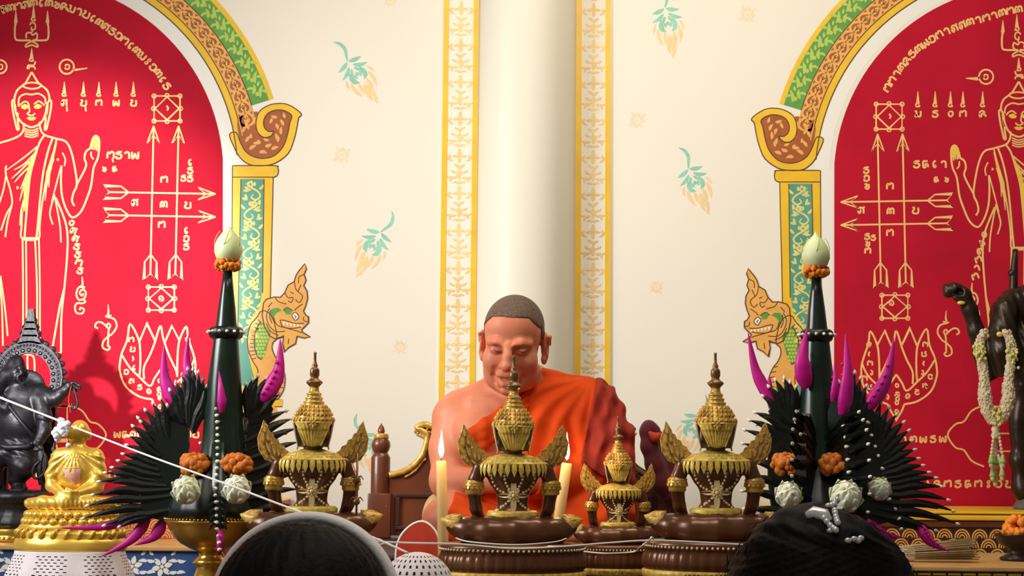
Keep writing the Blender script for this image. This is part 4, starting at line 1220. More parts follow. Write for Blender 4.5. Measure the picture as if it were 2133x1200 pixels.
        b.tube([mp(u, v, -2) for u, v in ol[:8]], 1.8, 6)
        sharp(part(b, 'shoulder_wing', M_OLDGOLD2, root, s), 60)
    # chains of beads and the cross ornament on the back
    b = MB()
    def chain(pts, r=3.1, st=5.8):
        pp = smooth_path(pts, 8); d = 0
        for i in range(len(pp) - 1):
            d += math.dist(pp[i], pp[i + 1])
            if d >= st: d = 0; b.ball((pp[i][0], back(*pp[i]), pp[i][1]), r, 7, 5)
    for g in (-1, 1):
        chain([(44 * g, 156), (44 * g, 132), (34 * g, 112), (14 * g, 100)]); chain([(19 * g, 156), (18 * g, 130), (10 * g, 112), (2 * g, 100)])
        chain([(6 * g, 88), (22 * g, 74), (44 * g, 58)])
    part(b, 'bead_chain', M_PALEG, root, s)
    b = MB()
    wb = back(0, 96)
    for a, L, W in ((90, 32, 15), (270, 34, 15), (0, 30, 12), (180, 30, 12), (45, 15, 8), (135, 15, 8), (225, 15, 8), (315, 15, 8)):
        pl = petal(3 * math.cos(R(a)), 3 * math.sin(R(a)), L, W, a)
        b.prism([(x, 97 + y) for x, y in pl], lambda u, v, t: (u, max(wb, back(u, v)) + t if abs(u) > 12 else wb + t, v), -4, 1)
        b.ball((7 * math.cos(R(a)), wb - 4, 97 + 7 * math.sin(R(a))), 2.8, 7, 5)
    b.ball((0, wb - 5, 97), 4.5); sharp(part(b, 'back_ornament', M_PALEG, root, s), 60)
    for g in (-1, 1):
        b = MB(); b.tube([(108 * g, 12, 36), (120 * g, 14, 39), (128 * g, 15, 42), (138 * g, 16, 44), (148 * g, 17, 48)], [24, 20, 16, 9, 1], 14)
        for i in range(7):
            a = i * 0.9; b.tube([(112 * g, 13 + 21 * math.cos(a), 36 + 21 * math.sin(a)), (126 * g, 14 + 15 * math.cos(a), 41 + 15 * math.sin(a)), (144 * g, 17 + 3 * math.cos(a), 46 + 3 * math.sin(a))], [2.5, 2.5, 1], 5)
        part(b, 'knee_guard', M_OLDGOLD2, root, s)
    # pedestal
    b = MB()
    n = 60
    def pet(r, z, a):
        if -52 <= z <= -16: return r + 2.6 * abs(math.sin(a * 22)) ** 0.6 - 1.5
        return r
    b.lathe([(158, -167), (160, -150), (150, -142), (146, -120), (152, -104), (154, -92), (148, -86), (150, -72), (147, -52), (152, -48), (153, -40), (150, -26), (145, -17), (149, -14), (150, -5), (146, -1), (110, 0)], 264, sy=0.74, fn=pet)
    ped = part(b, 'pedestal', M_BRONZE, root, s)
    b = MB(); b.lathe([(150, -70), (153, -68), (153, -56), (150, -54)], 96, sy=0.74); band = part(b, 'gold_band', M_GOLDP, ped, s)
    b = MB()
    for i in range(90):
        a = 2 * math.pi * i / 90; b.ball((149.5 * math.cos(a), 149.5 * 0.74 * math.sin(a), -11), 3.1, 7, 5)
    part(b, 'bead_rim', M_SILVER, ped, s)
    b = MB()
    for i, chh in enumerate('oahbekaghclk'):
        ang = -math.pi / 2 + (i - 5.5) * 0.058 - 0.15
        for st in GL[chh]:
            b.tube([((153.6) * math.cos(ang + (a - 5) * 0.0052), 153.6 * 0.74 * math.sin(ang + (a - 5) * 0.0052), -62 + (5 - c) * 0.9) for a, c in smooth_path(st, 2)], 0.55, 4)
    part(b, 'lettering', M_OUTL, band, s)
    return root
M_SPIRE = mat('spire_brown_gold', (0.36, 0.18, 0.07), 0.35, metal=0.5, noise=(40, 0.5))
M_OLDGOLD2 = mat('carved_gold', (0.95, 0.62, 0.14), 0.4, metal=0.1, noise=(170, 0.6, (0.42, 0.22, 0.04)))
GRP = 'crowned seated statues seen from behind'
first = crowned_statue()
def place(o, px, py, Y, rz, label, sc=1.0):
    o.location = P(px, py, Y); o.rotation_euler = (0, 0, R(rz)); o.scale = (sc, sc, sc)
    tag(o, label, 'statue', GRP)
place(first, 1067, 1131, 3.10, 4, 'crowned brown statue in front of the monk, between the two lit candles')
left_st = copy_tree(first); place(left_st, 648, 1121, 3.12, 6, 'crowned brown statue beside the left leaf offering, a lotus staff at its arm')
right_st = copy_tree(first); place(right_st, 1492, 1125, 3.10, -3, 'crowned brown statue in front of the draped red cloth')
small_st = copy_tree(first); place(small_st, 1287, 1133, 3.36, 3, 'smallest and darkest crowned statue, set back on a narrow pedestal', 0.735)
# their pedestals stand on the table
for o in (first, left_st, right_st, small_st):
    dz = o.location.z - zt
    for c in o.children:
        if c.name.startswith('pedestal'):
            k_ = dz / (167 * 3.1 / FPX * o.scale.z)
            c.scale.z = k_
# lotus staff of the left statue
b = MB()
b.tube([(92, -14, 38), (93, -14, 100), (92, -14, 176)], 2.6, 6)
for v in (76, 120):
    b.lathe([(2, 0), (7, 4), (8, 9), (4, 15), (0, 18)], 10, (92, -14, v - 8))
    for a in range(4): b.tube([(92, -14, v + 4), (92 + 8 * math.cos(a * 1.6), -14 + 8 * math.sin(a * 1.6), v + 9), (92 + 14 * math.cos(a * 1.6), -14 + 12 * math.sin(a * 1.6), v + 1)], [2.4, 2, 0.8], 5)
part(b, 'lotus_staff', M_SPIRE, left_st, 3.1 / FPX)

# ------------------------------------------------------------------ candles
def candle(x0, y0, x1, y1, Y, r, label, fl):
    top = P(x0, y0, Y); bot = P(x1, y1, Y); d = (bot - top); bot = top + d * ((top.z - zt) / (top.z - bot.z))
    root = empty('candle', bot)
    tag(root, label, 'candle', 'lit yellow candles before the monk')
    u = (top - bot)
    b = MB(); n = u.normalized()
    b.tube([(0, 0, 0), u * 0.5, u - n * 0.004, u - n * 0.001, u - n * 0.003], [r, r, r, r * 0.8, r * 0.3], 24); b.build('wax', M_WAX, root)
    b = MB(); b.tube([u - n * 0.004, u + Vector((0.0005, 0, 0.006)), u + Vector((0.002, 0, 0.010))], [0.0012, 0.001, 0.0008], 6); b.build('wick', M_WICK, root)
    b = MB(); k = Y / FPX
    b.lathe([(0, 0.004), (3.4 * k, 0.010), (5.6 * k, 0.018), (5.4 * k, 0.026), (3.6 * k, 0.038), (1.6 * k, 0.050), (0, 0.064)], 16, tuple(u)); b.build('flame', M_FLAME, root)
    l = bpy.data.lights.new('flame_glow', 'POINT'); l.energy = 0.35; l.color = (1, 0.62, 0.25); l.shadow_soft_size = 0.012
    lo = bpy.data.objects.new('flame_glow', l); COL.objects.link(lo); lo.parent = root; lo.location = u + Vector((0, -0.014, 0.03))
candle(919, 959, 923, 1130, 3.24, 0.0112, 'lit yellow candle left of the middle crowned statue, standing upright', None)
candle(1181, 964, 1163, 1085, 3.27, 0.0112, 'lit yellow candle leaning by the right shoulder of the middle statue', None)
# ================================================================== folded banana-leaf offerings
BUD = MB(); BUD.lathe([(0, -3.5), (2.6, -2.5), (3.6, 0), (3.0, 3), (1.2, 6), (0, 7.5)], 8)
def lotus_flower(root, c, r, tilt, s, name='lotus_flower'):
    b = MB()
    b.ball((0, 0, r * 0.72), (r * 0.74, r * 0.74, r * 0.74), 16, 12)
    for n, th, rad, pl, pw, off in ((8, 96, 0.72, 0.62, 0.36, 0.0), (7, 66, 0.74, 0.56, 0.36, 0.4), (6, 40, 0.76, 0.48, 0.34, 0.1), (5, 20, 0.74, 0.34, 0.26, 0.6)):
        for i in range(n):
            a = 2 * math.pi * i / n + off
            Mp = Matrix.Translation((0, 0, r * 0.72)) @ Matrix.Rotation(a, 4, 'Z') @ Matrix.Rotation(R(th), 4, 'Y') @ Matrix.Translation((0, 0, r * rad)) @ Matrix.Rotation(R(14 if th > 30 else 20), 4, 'Y')
            V = []; F = []; nu, nv = 6, 8
            for j in range(nv + 1):
                t = j / nv; w = pw * math.sin(math.pi * (0.06 + 0.94 * t) ** 0.8) ** 0.7 if t < 1 else 0.0
                for k_ in range(nu + 1):
                    q_ = k_ / nu * 2 - 1
                    V.append((r * pl * (1 - 2 * t) * -1 * -1, r * w * q_, r * (0.13 * (1 - q_ * q_) + 0.10 * math.sin(math.pi * t) - 0.05)))
            for j in range(nv):
                for k_ in range(nu):
                    p_ = j * (nu + 1) + k_; F.append((p_, p_ + 1, p_ + nu + 2, p_ + nu + 1))
            b.add(V, F, 0, Mp)
    M = Matrix.Translation(c) @ Matrix.Rotation(tilt[0], 4, 'X') @ Matrix.Rotation(tilt[1], 4, 'Z')
    b.v = [tuple(M @ Vector(v)) for v in b.v]; b.m = [0] * len(b.m)
    o = part(b, name, M_LOTUS, root, s)
    g = MB(); g.ball((0, 0, r * 1.52), (r * 0.17, r * 0.17, r * 0.12), 10, 6)
    g.v = [tuple(M @ Vector(v)) for v in g.v]
    part(g, 'seed_head', M_LIME, o, s)
    return o

def marigold_lumps(b, c, R0, r, n, sy=1.0, seed=1):
    q = random.Random(seed)
    for i in range(n):
        a = 2 * math.pi * i / n + q.uniform(-0.1, 0.1); h = q.uniform(-1, 1); rr = R0 + r * 0.6 * math.sqrt(max(0, 1 - h * h)) * q.uniform(0.6, 1.2)
        b.ball((c[0] + rr * math.cos(a), c[1] + rr * math.sin(a) * sy, c[2] + h * r * 0.8), r * q.uniform(0.3, 0.5), 7, 5)

def wing(root, az, s, m, spikes, body, mags, beads, rc=0.0, seed=3):
    """one fan of folded leaf tips in the half plane at azimuth az; spikes: (r0, v0, r1, v1)"""
    q = random.Random(seed)
    ca, sa = math.cos(R(az)) , math.sin(R(az))
    def f(u, v, t): return Vector((u * ca - t * sa, u * sa + t * ca, v))
    b = MB()
    b.prism([(u * 1.08 if u > 60 else u, v) for u, v in body], f, -10, 10)
    bud_pos = []
    dense = []
    for i in range(len(spikes)):
        dense.append(spikes[i])
        if False and math.dist(spikes[i][:2], spikes[i + 1][:2]) < 30 and math.dist(spikes[i][2:], spikes[i + 1][2:]) < 45:
            dense.append(tuple((a + c) / 2 - (0 if j < 2 else 0.06 * ((spikes[i][j] - spikes[i][j - 2]))) for j, (a, c) in enumerate(zip(spikes[i], spikes[i + 1]))))
    spikes = dense
    for i, (r0, v0, r1, v1) in enumerate(spikes):
        L = math.hypot(r1 - r0, v1 - v0)
        nx, ny = -(v1 - v0) / L, (r1 - r0) / L
        for side in (-1, 0, 1):
            off = q.uniform(6, 12) * side; k = 1.0 if side == 0 else q.uniform(0.68, 0.88)
            e = (r0 + (r1 - r0) * k, v0 + (v1 - v0) * k)
            c = 0.10 * L * q.uniform(0.5, 1.2)
            pa = [f(r0 - (r1 - r0) * 0.55, v0 - (v1 - v0) * 0.55, off * 0.9), f(r0, v0, off), f(r0 + (r1 - r0) * 0.35 * k + nx * c * 0.6, v0 + (v1 - v0) * 0.35 * k + ny * c * 0.6, off),
                  f(r0 + (r1 - r0) * 0.7 * k + nx * c * 0.6, v0 + (v1 - v0) * 0.7 * k + ny * c * 0.6, off * 1.2), f(e[0], e[1], off * 1.3)]
            b.tube(smooth_path(pa, 3), [4, 8, 9.5, 6, 0.5], 6, flat=0.5)
            if side == 0: bud_pos.append((f(e[0], e[1], off * 1.3), f(e[0] + (r1 - r0) / L, e[1] + (v1 - v0) / L, off * 1.3)))
            elif q.random() < 0.08: bud_pos.append((f(e[0], e[1], off * 1.3), f(e[0] + (r1 - r0) / L, e[1] + (v1 - v0) / L, off * 1.3)))
    o = part(b, 'leaf_wing', M_LEAF, root, s, smooth=False)
    base = None
    for i, (p, p2) in enumerate(bud_pos):
        if base is None:
            mb = MB(); mb.add(BUD.v, BUD.f); base = part(mb, 'jasmine_bud', M_BUD, o, s); bo = base
        else:
            bo = base.copy(); COL.objects.link(bo); bo.parent = o
        bo.location = p * s; bo.rotation_euler = (p2 - p).to_track_quat('Z', 'Y').to_euler()
    for path in beads:
        pp = smooth_path(path, 6); d = 99
        for i in range(len(pp)):
            if i: d += math.dist(pp[i], pp[i - 1])
            if d > 19:
                d = 0; bo = base.copy(); COL.objects.link(bo); bo.parent = o
                bo.location = f(pp[i][0], pp[i][1], -13) * s if sa <= 0.2 or True else None
                bo.rotation_euler = (R(q.uniform(60, 120)), 0, q.uniform(0, 6))
    for (r0, v0, r1, v1, w) in mags:
        mg = MB(); L = math.hypot(r1 - r0, v1 - v0); nx, ny = -(v1 - v0) / L, (r1 - r0) / L
        pa = [f(r0, v0, -8), f(r0 + (r1 - r0) * 0.25 - nx * w * 0.4, v0 + (v1 - v0) * 0.25 - ny * w * 0.4, -10), f(r0 + (r1 - r0) * 0.55 - nx * w * 0.5, v0 + (v1 - v0) * 0.55 - ny * w * 0.5, -10), f(r1, v1, -6)]
        pp = smooth_path(pa, 6)
        mg.tube(pp, [w * 0.30, w * 0.55, w * 0.5, w * 0.28, 0.4], 10, flat=0.6)
        for i in range(3, len(pp) - 4, 2):     # row of little folds along the tip
            mg.ball(tuple(Vector(pp[i]) + f(nx * w * 0.2, ny * w * 0.2, -w * 0.3)), w * 0.13, 6, 4)
        part(mg, 'magenta_tip', M_MAG, o, s)
    return o

BIG_SPIKES = [(150, 28, 280, 4), (158, 44, 272, 30), (160, 60, 262, 52), (160, 74, 250, 79), (162, 86, 238, 97), (160, 98, 224, 108), (158, 110, 212, 122), (156, 122, 203, 136),
              (154, 134, 196, 154), (150, 146, 191, 172), (146, 158, 185, 193), (140, 170, 175, 210), (134, 180, 161, 226), (126, 190, 146, 240), (118, 198, 130, 250), (140, 14, 236, -10), (150, 8, 205, -12)]
BIG_BODY = [(60, 20), (66, 90), (64, 160), (66, 205), (90, 222), (108, 206), (124, 176), (136, 140), (142, 110), (148, 80), (152, 50), (150, 26), (136, 8), (100, -2)]
CREST_SPIKES = [(92, 225, 112, 268), (86, 235, 100, 284), (80, 240, 88, 300), (74, 240, 77, 312), (68, 238, 66, 312), (62, 232, 55, 306), (58, 226, 45, 292), (54, 218, 38, 276), (52, 208, 34, 258)]
CREST_BODY = [(64, 190), (52, 215), (56, 245), (74, 262), (94, 250), (108, 228), (100, 205)]
BIG_MAGS = [(92, 232, 128, 364, 30), (62, 272, 78, 386, 22), (96, 190, 106, 240, 18), (168, 10, 330, -16, 20), (150, 4, 244, -74, 22), (120, 0, 176, -50, 24)]
BIG_BEADS = [[(130, 165), (138, 130), (156, 100), (172, 82), (187, 60), (196, 36), (200, 10), (202, -8)]]
FAN_SPIKES = [(70, 20, 150, 30), (76, 50, 156, 66), (80, 80, 158, 100), (82, 110, 156, 132), (82, 138, 154, 164), (80, 160, 150, 192), (78, 180, 140, 212), (74, 198, 128, 228)]
FAN_BODY = [(40, 10), (46, 120), (50, 200), (70, 226), (88, 200), (96, 150), (96, 90), (90, 30)]
SMALL_CREST = [(84, 232, 112, 262), (76, 244, 100, 282), (68, 250, 86, 296), (60, 250, 68, 300), (52, 246, 56, 292), (46, 238, 44, 282)]
SMALL_BODY = [(52, 200), (44, 235), (58, 262), (78, 256), (94, 232), (84, 205)]

def baisri(side):
    left = side == 'left'
    Y = 3.52
    cx, by = (460, 1086) if left else (1706, 1092)
    base = P(cx, by, Y)
    s = Y / FPX
    root = empty('leaf_offering', (base.x, Y, base.z))
    tag(root, 'tall black-green leaf offering with lotus flowers beside the %s' % ('golden seated statue' if left else 'incense sticks, behind the dark fluffy hair'), 'leaf offering', 'banana-leaf offerings')
    mir = 1 if left else -1
    cxo = -20 * mir if left else 0
    # gilt bowl
    b = MB()
    zb = (zt - base.z) / s
    b.lathe([(58, zb), (62, zb + 6), (52, zb + 22), (40, zb + 34), (26, -95), (30, -88), (36, -84), (30, -78), (22, -70), (24, -62), (40, -56), (62, -44), (80, -26), (87, -10), (92, -2), (95, 2), (92, 5), (86, 0), (40, -10)], 48, (cxo, 0, 0))
    for i in range(72):
        a = 2 * math.pi * i / 72; b.ball((cxo + 94 * math.cos(a), 94 * math.sin(a), 6), 2.6, 6, 4)
    part(b, 'gilt_bowl', M_BRASS, root, s)
    b = MB(); b.lathe([(88, 2), (86, 30), (74, 60), (58, 90), (46, 120)], 40, (cxo, 0, 0), fn=lambda r, z, a: r + 3 * math.sin(a * 14)); part(b, 'leaf_mound', M_LEAF, root, s)
    # rolled leaf cone with a pleated lower rim
    top = 520 if left else 512
    b = MB()
    b.lathe([(48, 118), (47, 132), (44, 150), (42, 180), (38, 230), (34, 290), (28, 350), (25, 385), (21, 410), (18, 440), (13, 480), (9, top)], 48,
            fn=lambda r, z, a: r * (1 + 0.035 * ((a / 0.9 + z * 0.004) % 1.0)) + (1.6 * math.sin(a * 12) if z < 140 else 0))
    cone = part(b, 'leaf_cone', M_LEAFC, root, s)
    b = MB()
    b.lathe([(26, 376), (32, 380), (35, 388), (34, 397), (28, 402), (24, 400)], 32, fn=lambda r, z, a: r + 1.5 * math.sin(a * 8)); lr = part(b, 'leaf_ring', M_LEAF, cone, s)
    b = MB()
    for i in range(14):
        a = 2 * math.pi * i / 14; M = Matrix.Translation((35 * math.cos(a), 35 * math.sin(a), 391)) @ Matrix.Rotation(a, 4, 'Z') @ Matrix.Rotation(R(90), 4, 'Y'); b.add(BUD.v, BUD.f, 0, M)
    part(b, 'jasmine_ring', M_BUD, cone, s)
    b = MB(); marigold_lumps(b, (0, 0, top + 13), 15, 13, 70, 1, 5); marigold_lumps(b, (0, 0, top + 10), 8, 12, 30, 1, 6); part(b, 'marigold_ring', M_MARI, root, s)
    b = MB()
    b.lathe([(10, top + 16), (24, top + 26), (29, top + 40), (28.5, top + 52), (24, top + 66), (15, top + 79), (6, top + 88), (1.5, top + 95), (0, top + 98)], 40, fn=lambda r, z, a: r * (1 + 0.02 * abs(math.sin(a * 2.5 + 0.4))))
    lb = part(b, 'lotus_bud', M_LBUD, root, s)
    b = MB()
    for a0 in (0.3, 1.6, 2.9, 4.2, 5.4):
        b.tube([((29.2 * math.sin(math.pi * (0.08 + 0.80 * t)) ** 0.8 * math.cos(a0 + 0.8 * t)), 29.2 * math.sin(math.pi * (0.08 + 0.80 * t)) ** 0.8 * math.sin(a0 + 0.8 * t), top + 20 + 70 * t) for t in [i / 10 for i in range(10)]], 0.8, 5)
    part(b, 'petal_edge', M_SPRIGG2, lb, s)
    # marigold heads and lotus flowers around the foot of the cone
    for i, (x, w, v) in enumerate(((-48, -52, 116), (40, -54, 116)) if left else ((-76, -52, 122), (20, -66, 122))):
        b = MB(); marigold_lumps(b, (x, w, v), 14, 20, 60, 0.7, 11 + i); marigold_lumps(b, (x, w, v + 4), 5, 18, 30, 0.7, 31 + i); part(b, 'marigold_head', M_MARI2, root, s)
    for x, w, v, r in (((-48, -98, 54, 32), (52, -98, 56, 32)) if left else ((-82, -88, 50, 30), (28, -104, 46, 36), (112, -40, 64, 26))):
        lotus_flower(root, Vector((x, w, v)), r, (R(62), 0.4), s)
    # leaf fans
    azb = 180 if left else 0
    if left:
        wing(root, 183, s, 1, BIG_SPIKES + CREST_SPIKES, BIG_BODY, BIG_MAGS, BIG_BEADS, seed=3)
        wing(root, 183, s, 1, CREST_SPIKES, CREST_BODY, [], [[(46, 292), (36, 268), (40, 240), (44, 215)]], seed=4)
        wing(root, 12, s, 1, FAN_SPIKES, FAN_BODY, [], [], seed=5)
        wing(root, 10, s, 1, SMALL_CREST, SMALL_BODY, [(74, 250, 112, 380, 34)], [], seed=6)
        wing(root, 70, s, 1, FAN_SPIKES, FAN_BODY, [], [], seed=8)
        wing(root, 115, s, 1, FAN_SPIKES + SMALL_CREST, FAN_BODY, [(60, 240, 80, 330, 26)], [], seed=9)
        front = [(-92, (0, 210, 2, 310, 24), ((-4, 232), (2, 160), (10, 100), (16, 40), (20, -50)))]
    else:
        wing(root, -4, s, 1, BIG_SPIKES + CREST_SPIKES, BIG_BODY, [(96, 236, 158, 386, 30), (96, 10, 172, -26, 20), (205, 0, 262, -52, 22)], [[(100, 210), (118, 150), (132, 100), (140, 60), (160, 20), (166, -10)]], seed=13)
        wing(root, -6, s, 1, CREST_SPIKES, CREST_BODY, [], [], seed=14)
        wing(root, 176, s, 1, FAN_SPIKES, FAN_BODY, [], [], seed=15)
        wing(root, 176, s, 1, SMALL_CREST, SMALL_BODY, [(84, 244, 142, 398, 26), (64, 214, 98, 308, 26)], [], seed=16)
        wing(root, -62, s, 1, FAN_SPIKES, [(40, 10), (46, 120), (44, 230), (60, 262), (84, 230), (96, 150), (96, 90), (90, 30)], [(88, 222, 98, 388, 28), (60, 250, 62, 330, 16)], [[(100, 200), (104, 150), (110, 100), (116, 60)]], seed=17)
        wing(root, -120, s, 1, FAN_SPIKES, FAN_BODY, [(44, 280, 44, 400, 34)], [[(66, 190), (70, 140), (72, 100), (74, 60)]], seed=18)
        wing(root, 80, s, 1, FAN_SPIKES + SMALL_CREST, FAN_BODY, [], [], seed=19)
        front = []
    # front pendant: leaf strip with a string of buds
    if left:
        st = MB()
        st.tube([(0, -48, 160), (4, -62, 110), (12, -100, 60), (16, -104, 20), (20, -104, -10)], [14, 16, 17, 14, 9], 8, flat=0.4)
        for i in range(9):
            v = 110 - i * 13; w = -62 - (110 - v) * 0.7 if v > 60 else -103
            for g in (-1, 1): st.tube([(9 + (110 - v) * 0.06, w, v), (9 + (110 - v) * 0.06 + 12 * g, w - 6, v - 6), (9 + (110 - v) * 0.06 + 17 * g, w - 8, v - 18)], [5, 5, 1], 5, flat=0.5)
        fs = part(st, 'leaf_pendant', M_LEAFC, root, s)
        mb = MB(); mb.add(BUD.v, BUD.f); bo0 = None
        for i in range(22):
            t = i / 21; v = 230 - 280 * t; u = -8 + 28 * t; w = -44 - 8 * t if v > 160 else (-52 - (160 - v) * 0.62 if v > 62 else -118)
            if bo0 is None: bo0 = part(mb, 'jasmine_bud', M_BUD, fs, s); bo = bo0
            else: bo = bo0.copy(); COL.objects.link(bo); bo.parent = fs
            bo.location = Vector((u, w - 2, v)) * s; bo.rotation_euler = (R(80), 0, i)
        for (x0, v0, x1, v1, w_, y) in ((4, 222, -4, 308, 20, -46), (20, -14, 14, -62, 16, -108)):
            mg = MB(); mg.tube([(x0, y, v0), (x0 * 0.7 + x1 * 0.3 + 3, y - 6, v0 * 0.7 + v1 * 0.3), (x0 * 0.4 + x1 * 0.6 + 2, y - 4, v0 * 0.4 + v1 * 0.6), (x1, y, v1)], [w_ * 0.3, w_ * 0.5, w_ * 0.3, 0.4], 10, flat=0.6); part(mg, 'magenta_tip', M_MAG, fs, s)
    return root
M_LBUD = mat('lotus_bud_green', (0.78, 0.80, 0.52), 0.5, noise=(9, 0.3, (0.55, 0.68, 0.20)), sss=0.1)
M_SPRIGG2 = mat('petal_edge_green', (0.42, 0.52, 0.14), 0.6)
M_MARI2 = mat('marigold_deep', (0.72, 0.19, 0.01), 0.65, noise=(120, 0.4))
baisri('left'); baisri('right')
# ================================================================== the chanting monk
M_SKIN = mat('skin', (0.70, 0.25, 0.135), 0.45, noise=(9, 0.16, (0.58, 0.175, 0.095)), sss=0.04, bump=(160, 0.06), spec=0.25)
M_HAIR = mat('shaved_hair', (0.17, 0.095, 0.062), 0.6, noise=(260, 0.75), bump=(700, 0.4))
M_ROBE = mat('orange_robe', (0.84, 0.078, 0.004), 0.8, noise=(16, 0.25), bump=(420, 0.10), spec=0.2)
M_SASH = mat('shaded_robe_cloth', (0.42, 0.022, 0.003), 0.8, noise=(16, 0.25), bump=(420, 0.1))
M_BLACKHAIR = mat('black_hair', (0.003, 0.0026, 0.003), 0.6, bump=(90, 0.35), spec=0.10)
M_HBAND = mat('white_headband', (0.90, 0.86, 0.87), 0.8, bump=(150, 0.3))
M_CLIP = mat('silver_clip', (0.82, 0.82, 0.86), 0.25, metal=0.4)
M_BLOUSE = mat('dark_blouse', (0.05, 0.045, 0.05), 0.8)
M_EYE = mat('eye_dark', (0.10, 0.035, 0.025), 0.7)

YM = 4.0
def W(x, y, d=0.0): return np.array(P(x, y, YM + d))
def monk():
    base = Vector((P(1085, 1130, YM).x, YM, zp))
    root = empty('person', base)
    tag(root, 'monk in an orange robe with shaved head and closed eyes, seated chanting before the column', 'person')
    lo = (P(875, 0, YM).x, 3.66, zp - 0.004); hi = (P(1330, 0, YM).x, 4.30, P(0, 610, YM).z)
    lo = (W(872, 900)[0], 3.70, zp - 0.004); hi = (W(1320, 900)[0], 4.24, W(1080, 610)[2])
    H = 0.0029
    sd = SDF(lo, hi, H)
    neck_b = W(1080, 815, 0.06)
    def torso(s, e=0.0, only=None):
        s.ell(W(1085, 925, 0.05), (0.165 + e, 0.112 + e, 0.165 + e), 0.06)
        s.ell(W(1085, 1020, 0.03), (0.160 + e, 0.130 + e, 0.12 + e), 0.06)
        s.cap(neck_b, W(1200, 842, 0.05), 0.058 + e, 0.058 + e, 0.05)
    def legs(s, e=0.0):
        for hip, knee, shin in (((1040, 1078, 0.06), (935, 1088, -0.10), (1075, 1108, -0.19)), ((1130, 1078, 0.06), (1232, 1088, -0.10), (1100, 1112, -0.16))):
            s.cap(W(*hip), W(*knee), 0.075 + e, 0.062 + e, 0.03); s.cap(W(*knee), W(*shin), 0.058 + e, 0.042 + e, 0.03)
        s.ell(W(1085, 1085, 0.02), (0.16 + e, 0.13 + e, 0.06 + e), 0.03)
    def left_arm(s, e=0.0):
        s.chain([W(1226, 862, 0.04), W(1256, 925, 0.02), W(1258, 990, -0.02)], [0.062 + e, 0.056 + e, 0.048 + e], 0.04)
        s.cap(W(1258, 992, -0.02), W(1120, 1002, -0.185), 0.046 + e, 0.030 + e, 0.03)
    torso(sd)
    sd.cap(neck_b, W(975, 852, 0.05), 0.056, 0.056, 0.05)
    sd.ell(W(950, 872, 0.04), (0.052, 0.055, 0.055), 0.04)
    sd.ell(W(1010, 905, -0.045), (0.075, 0.045, 0.06), 0.05)          # chest muscle
    sd.chain([W(944, 872, 0.035), W(934, 935, 0.01), W(932, 1000, -0.03)], [0.050, 0.044, 0.040], 0.03)
    sd.cap(W(932, 1004, -0.03), W(1040, 1002, -0.185), 0.040, 0.028, 0.03)
    left_arm(sd); legs(sd)
    # collar bones
    sd.cap(W(1055, 838, -0.040), W(985, 838, -0.02), 0.005, 0.004, 0.035)
    # clasped hands in the lap
    for g, x0 in ((1, 1052), (-1, 1108)):
        sd.ell(W(1080 - 12 * g, 1003, -0.20), (0.036, 0.022, 0.030), 0.015)
        for i in range(4):
            y = 985 + i * 10.5
            sd.chain([W(1080 - 18 * g, y, -0.212), W(1080 + 4 * g, y - 2, -0.232 + 0.004 * g), W(1080 + 24 * g, y + 1, -0.222 + 0.004 * g)], [0.0095, 0.0088, 0.0075], 0.004)
        sd.chain([W(1080 - 20 * g, 982, -0.205), W(1080 - 8 * g, 972, -0.222), W(1080 + 6 * g, 968, -0.226)], [0.011, 0.010, 0.0085], 0.006)
    # bare foot showing at the front
    sd.ell(W(1192, 1116, -0.20), (0.052, 0.026, 0.020), 0.015); sd.cap(W(1160, 1112, -0.19), W(1212, 1118, -0.20), 0.022, 0.016, 0.01)
    for i in range(5): sd.cap(W(1212, 1110 + 3 * i, -0.205), W(1222 - i, 1111 + 4 * i, -0.21), 0.008, 0.006, 0.004)
    # neck
    hc = W(1069, 712, -0.045)
    sd.cap(hc + np.array([0.004, 0.045, -0.07]), neck_b + np.array([0, 0, 0.0]), 0.060, 0.068, 0.035)
    # head, in its own frame: x right, y back, z up
    A = Matrix.Rotation(R(3.0), 3, 'Y') @ Matrix.Rotation(R(-7), 3, 'Z') @ Matrix.Rotation(R(17), 3, 'X')
    An = np.array(A); Ai = np.array(A.inverted())
    def h(x, y, z): return hc + An @ np.array([x, y, z])
    def he(c, r, k, mode='u'): sd.ell(h(*c), r, k, mode, Ai)
    def hch(pts, rads, k, mode='u'): sd.chain([h(*p) for p in pts], rads, k, mode)
    he((0, .018, .034), (.074, .092, .080), .02)
    he((0, -.030, -.026), (.063, .060, .084), .03)
    he((0, -.038, -.078), (.049, .050, .042), .025)
    he((0, -.072, -.102), (.024, .020, .018), .02)
    he((0, -.040, .046), (.060, .046, .048), .03)
    for g in (-1, 1):
        he((.043 * g, -.058, -.036), (.026, .028, .028), .02)
        he((.045 * g, -.030, -.076), (.023, .034, .032), .025)
        hch([(.050 * g, -.074, .013), (.030 * g, -.087, .014), (.012 * g, -.092, .009)], [.008, .0085, .009], .016)
        he((.031 * g, -.100, -.001), (.020, .018, .012), .010, 's')
        he((.031 * g, -.0795, -.0045), (.0175, .013, .0105), .004)
        hch([(.016 * g, -.0945, -.008), (.031 * g, -.0945, -.0125), (.046 * g, -.086, -.008)], [.0024, .0030, .0024], .002, 's')
        hch([(.014 * g, -.096, -.016), (.030 * g, -.096, -.024), (.046 * g, -.088, -.020)], [.0022, .0028, .002], .005, 's')
        he((.0155 * g, -.103, -.038), (.010, .012, .009), .006)
        he((.0085 * g, -.117, -.046), (.0045, .006, .003), .003, 's')
        hch([(.020 * g, -.104, -.034), (.032 * g, -.092, -.052), (.037 * g, -.080, -.074), (.034 * g, -.076, -.088)], [.003, .0055, .0055, .003], .009, 's')
        hch([(.007 * g, -.0985, .008), (.009 * g, -.0955, .030)], [.0034, .0020], .005, 's')
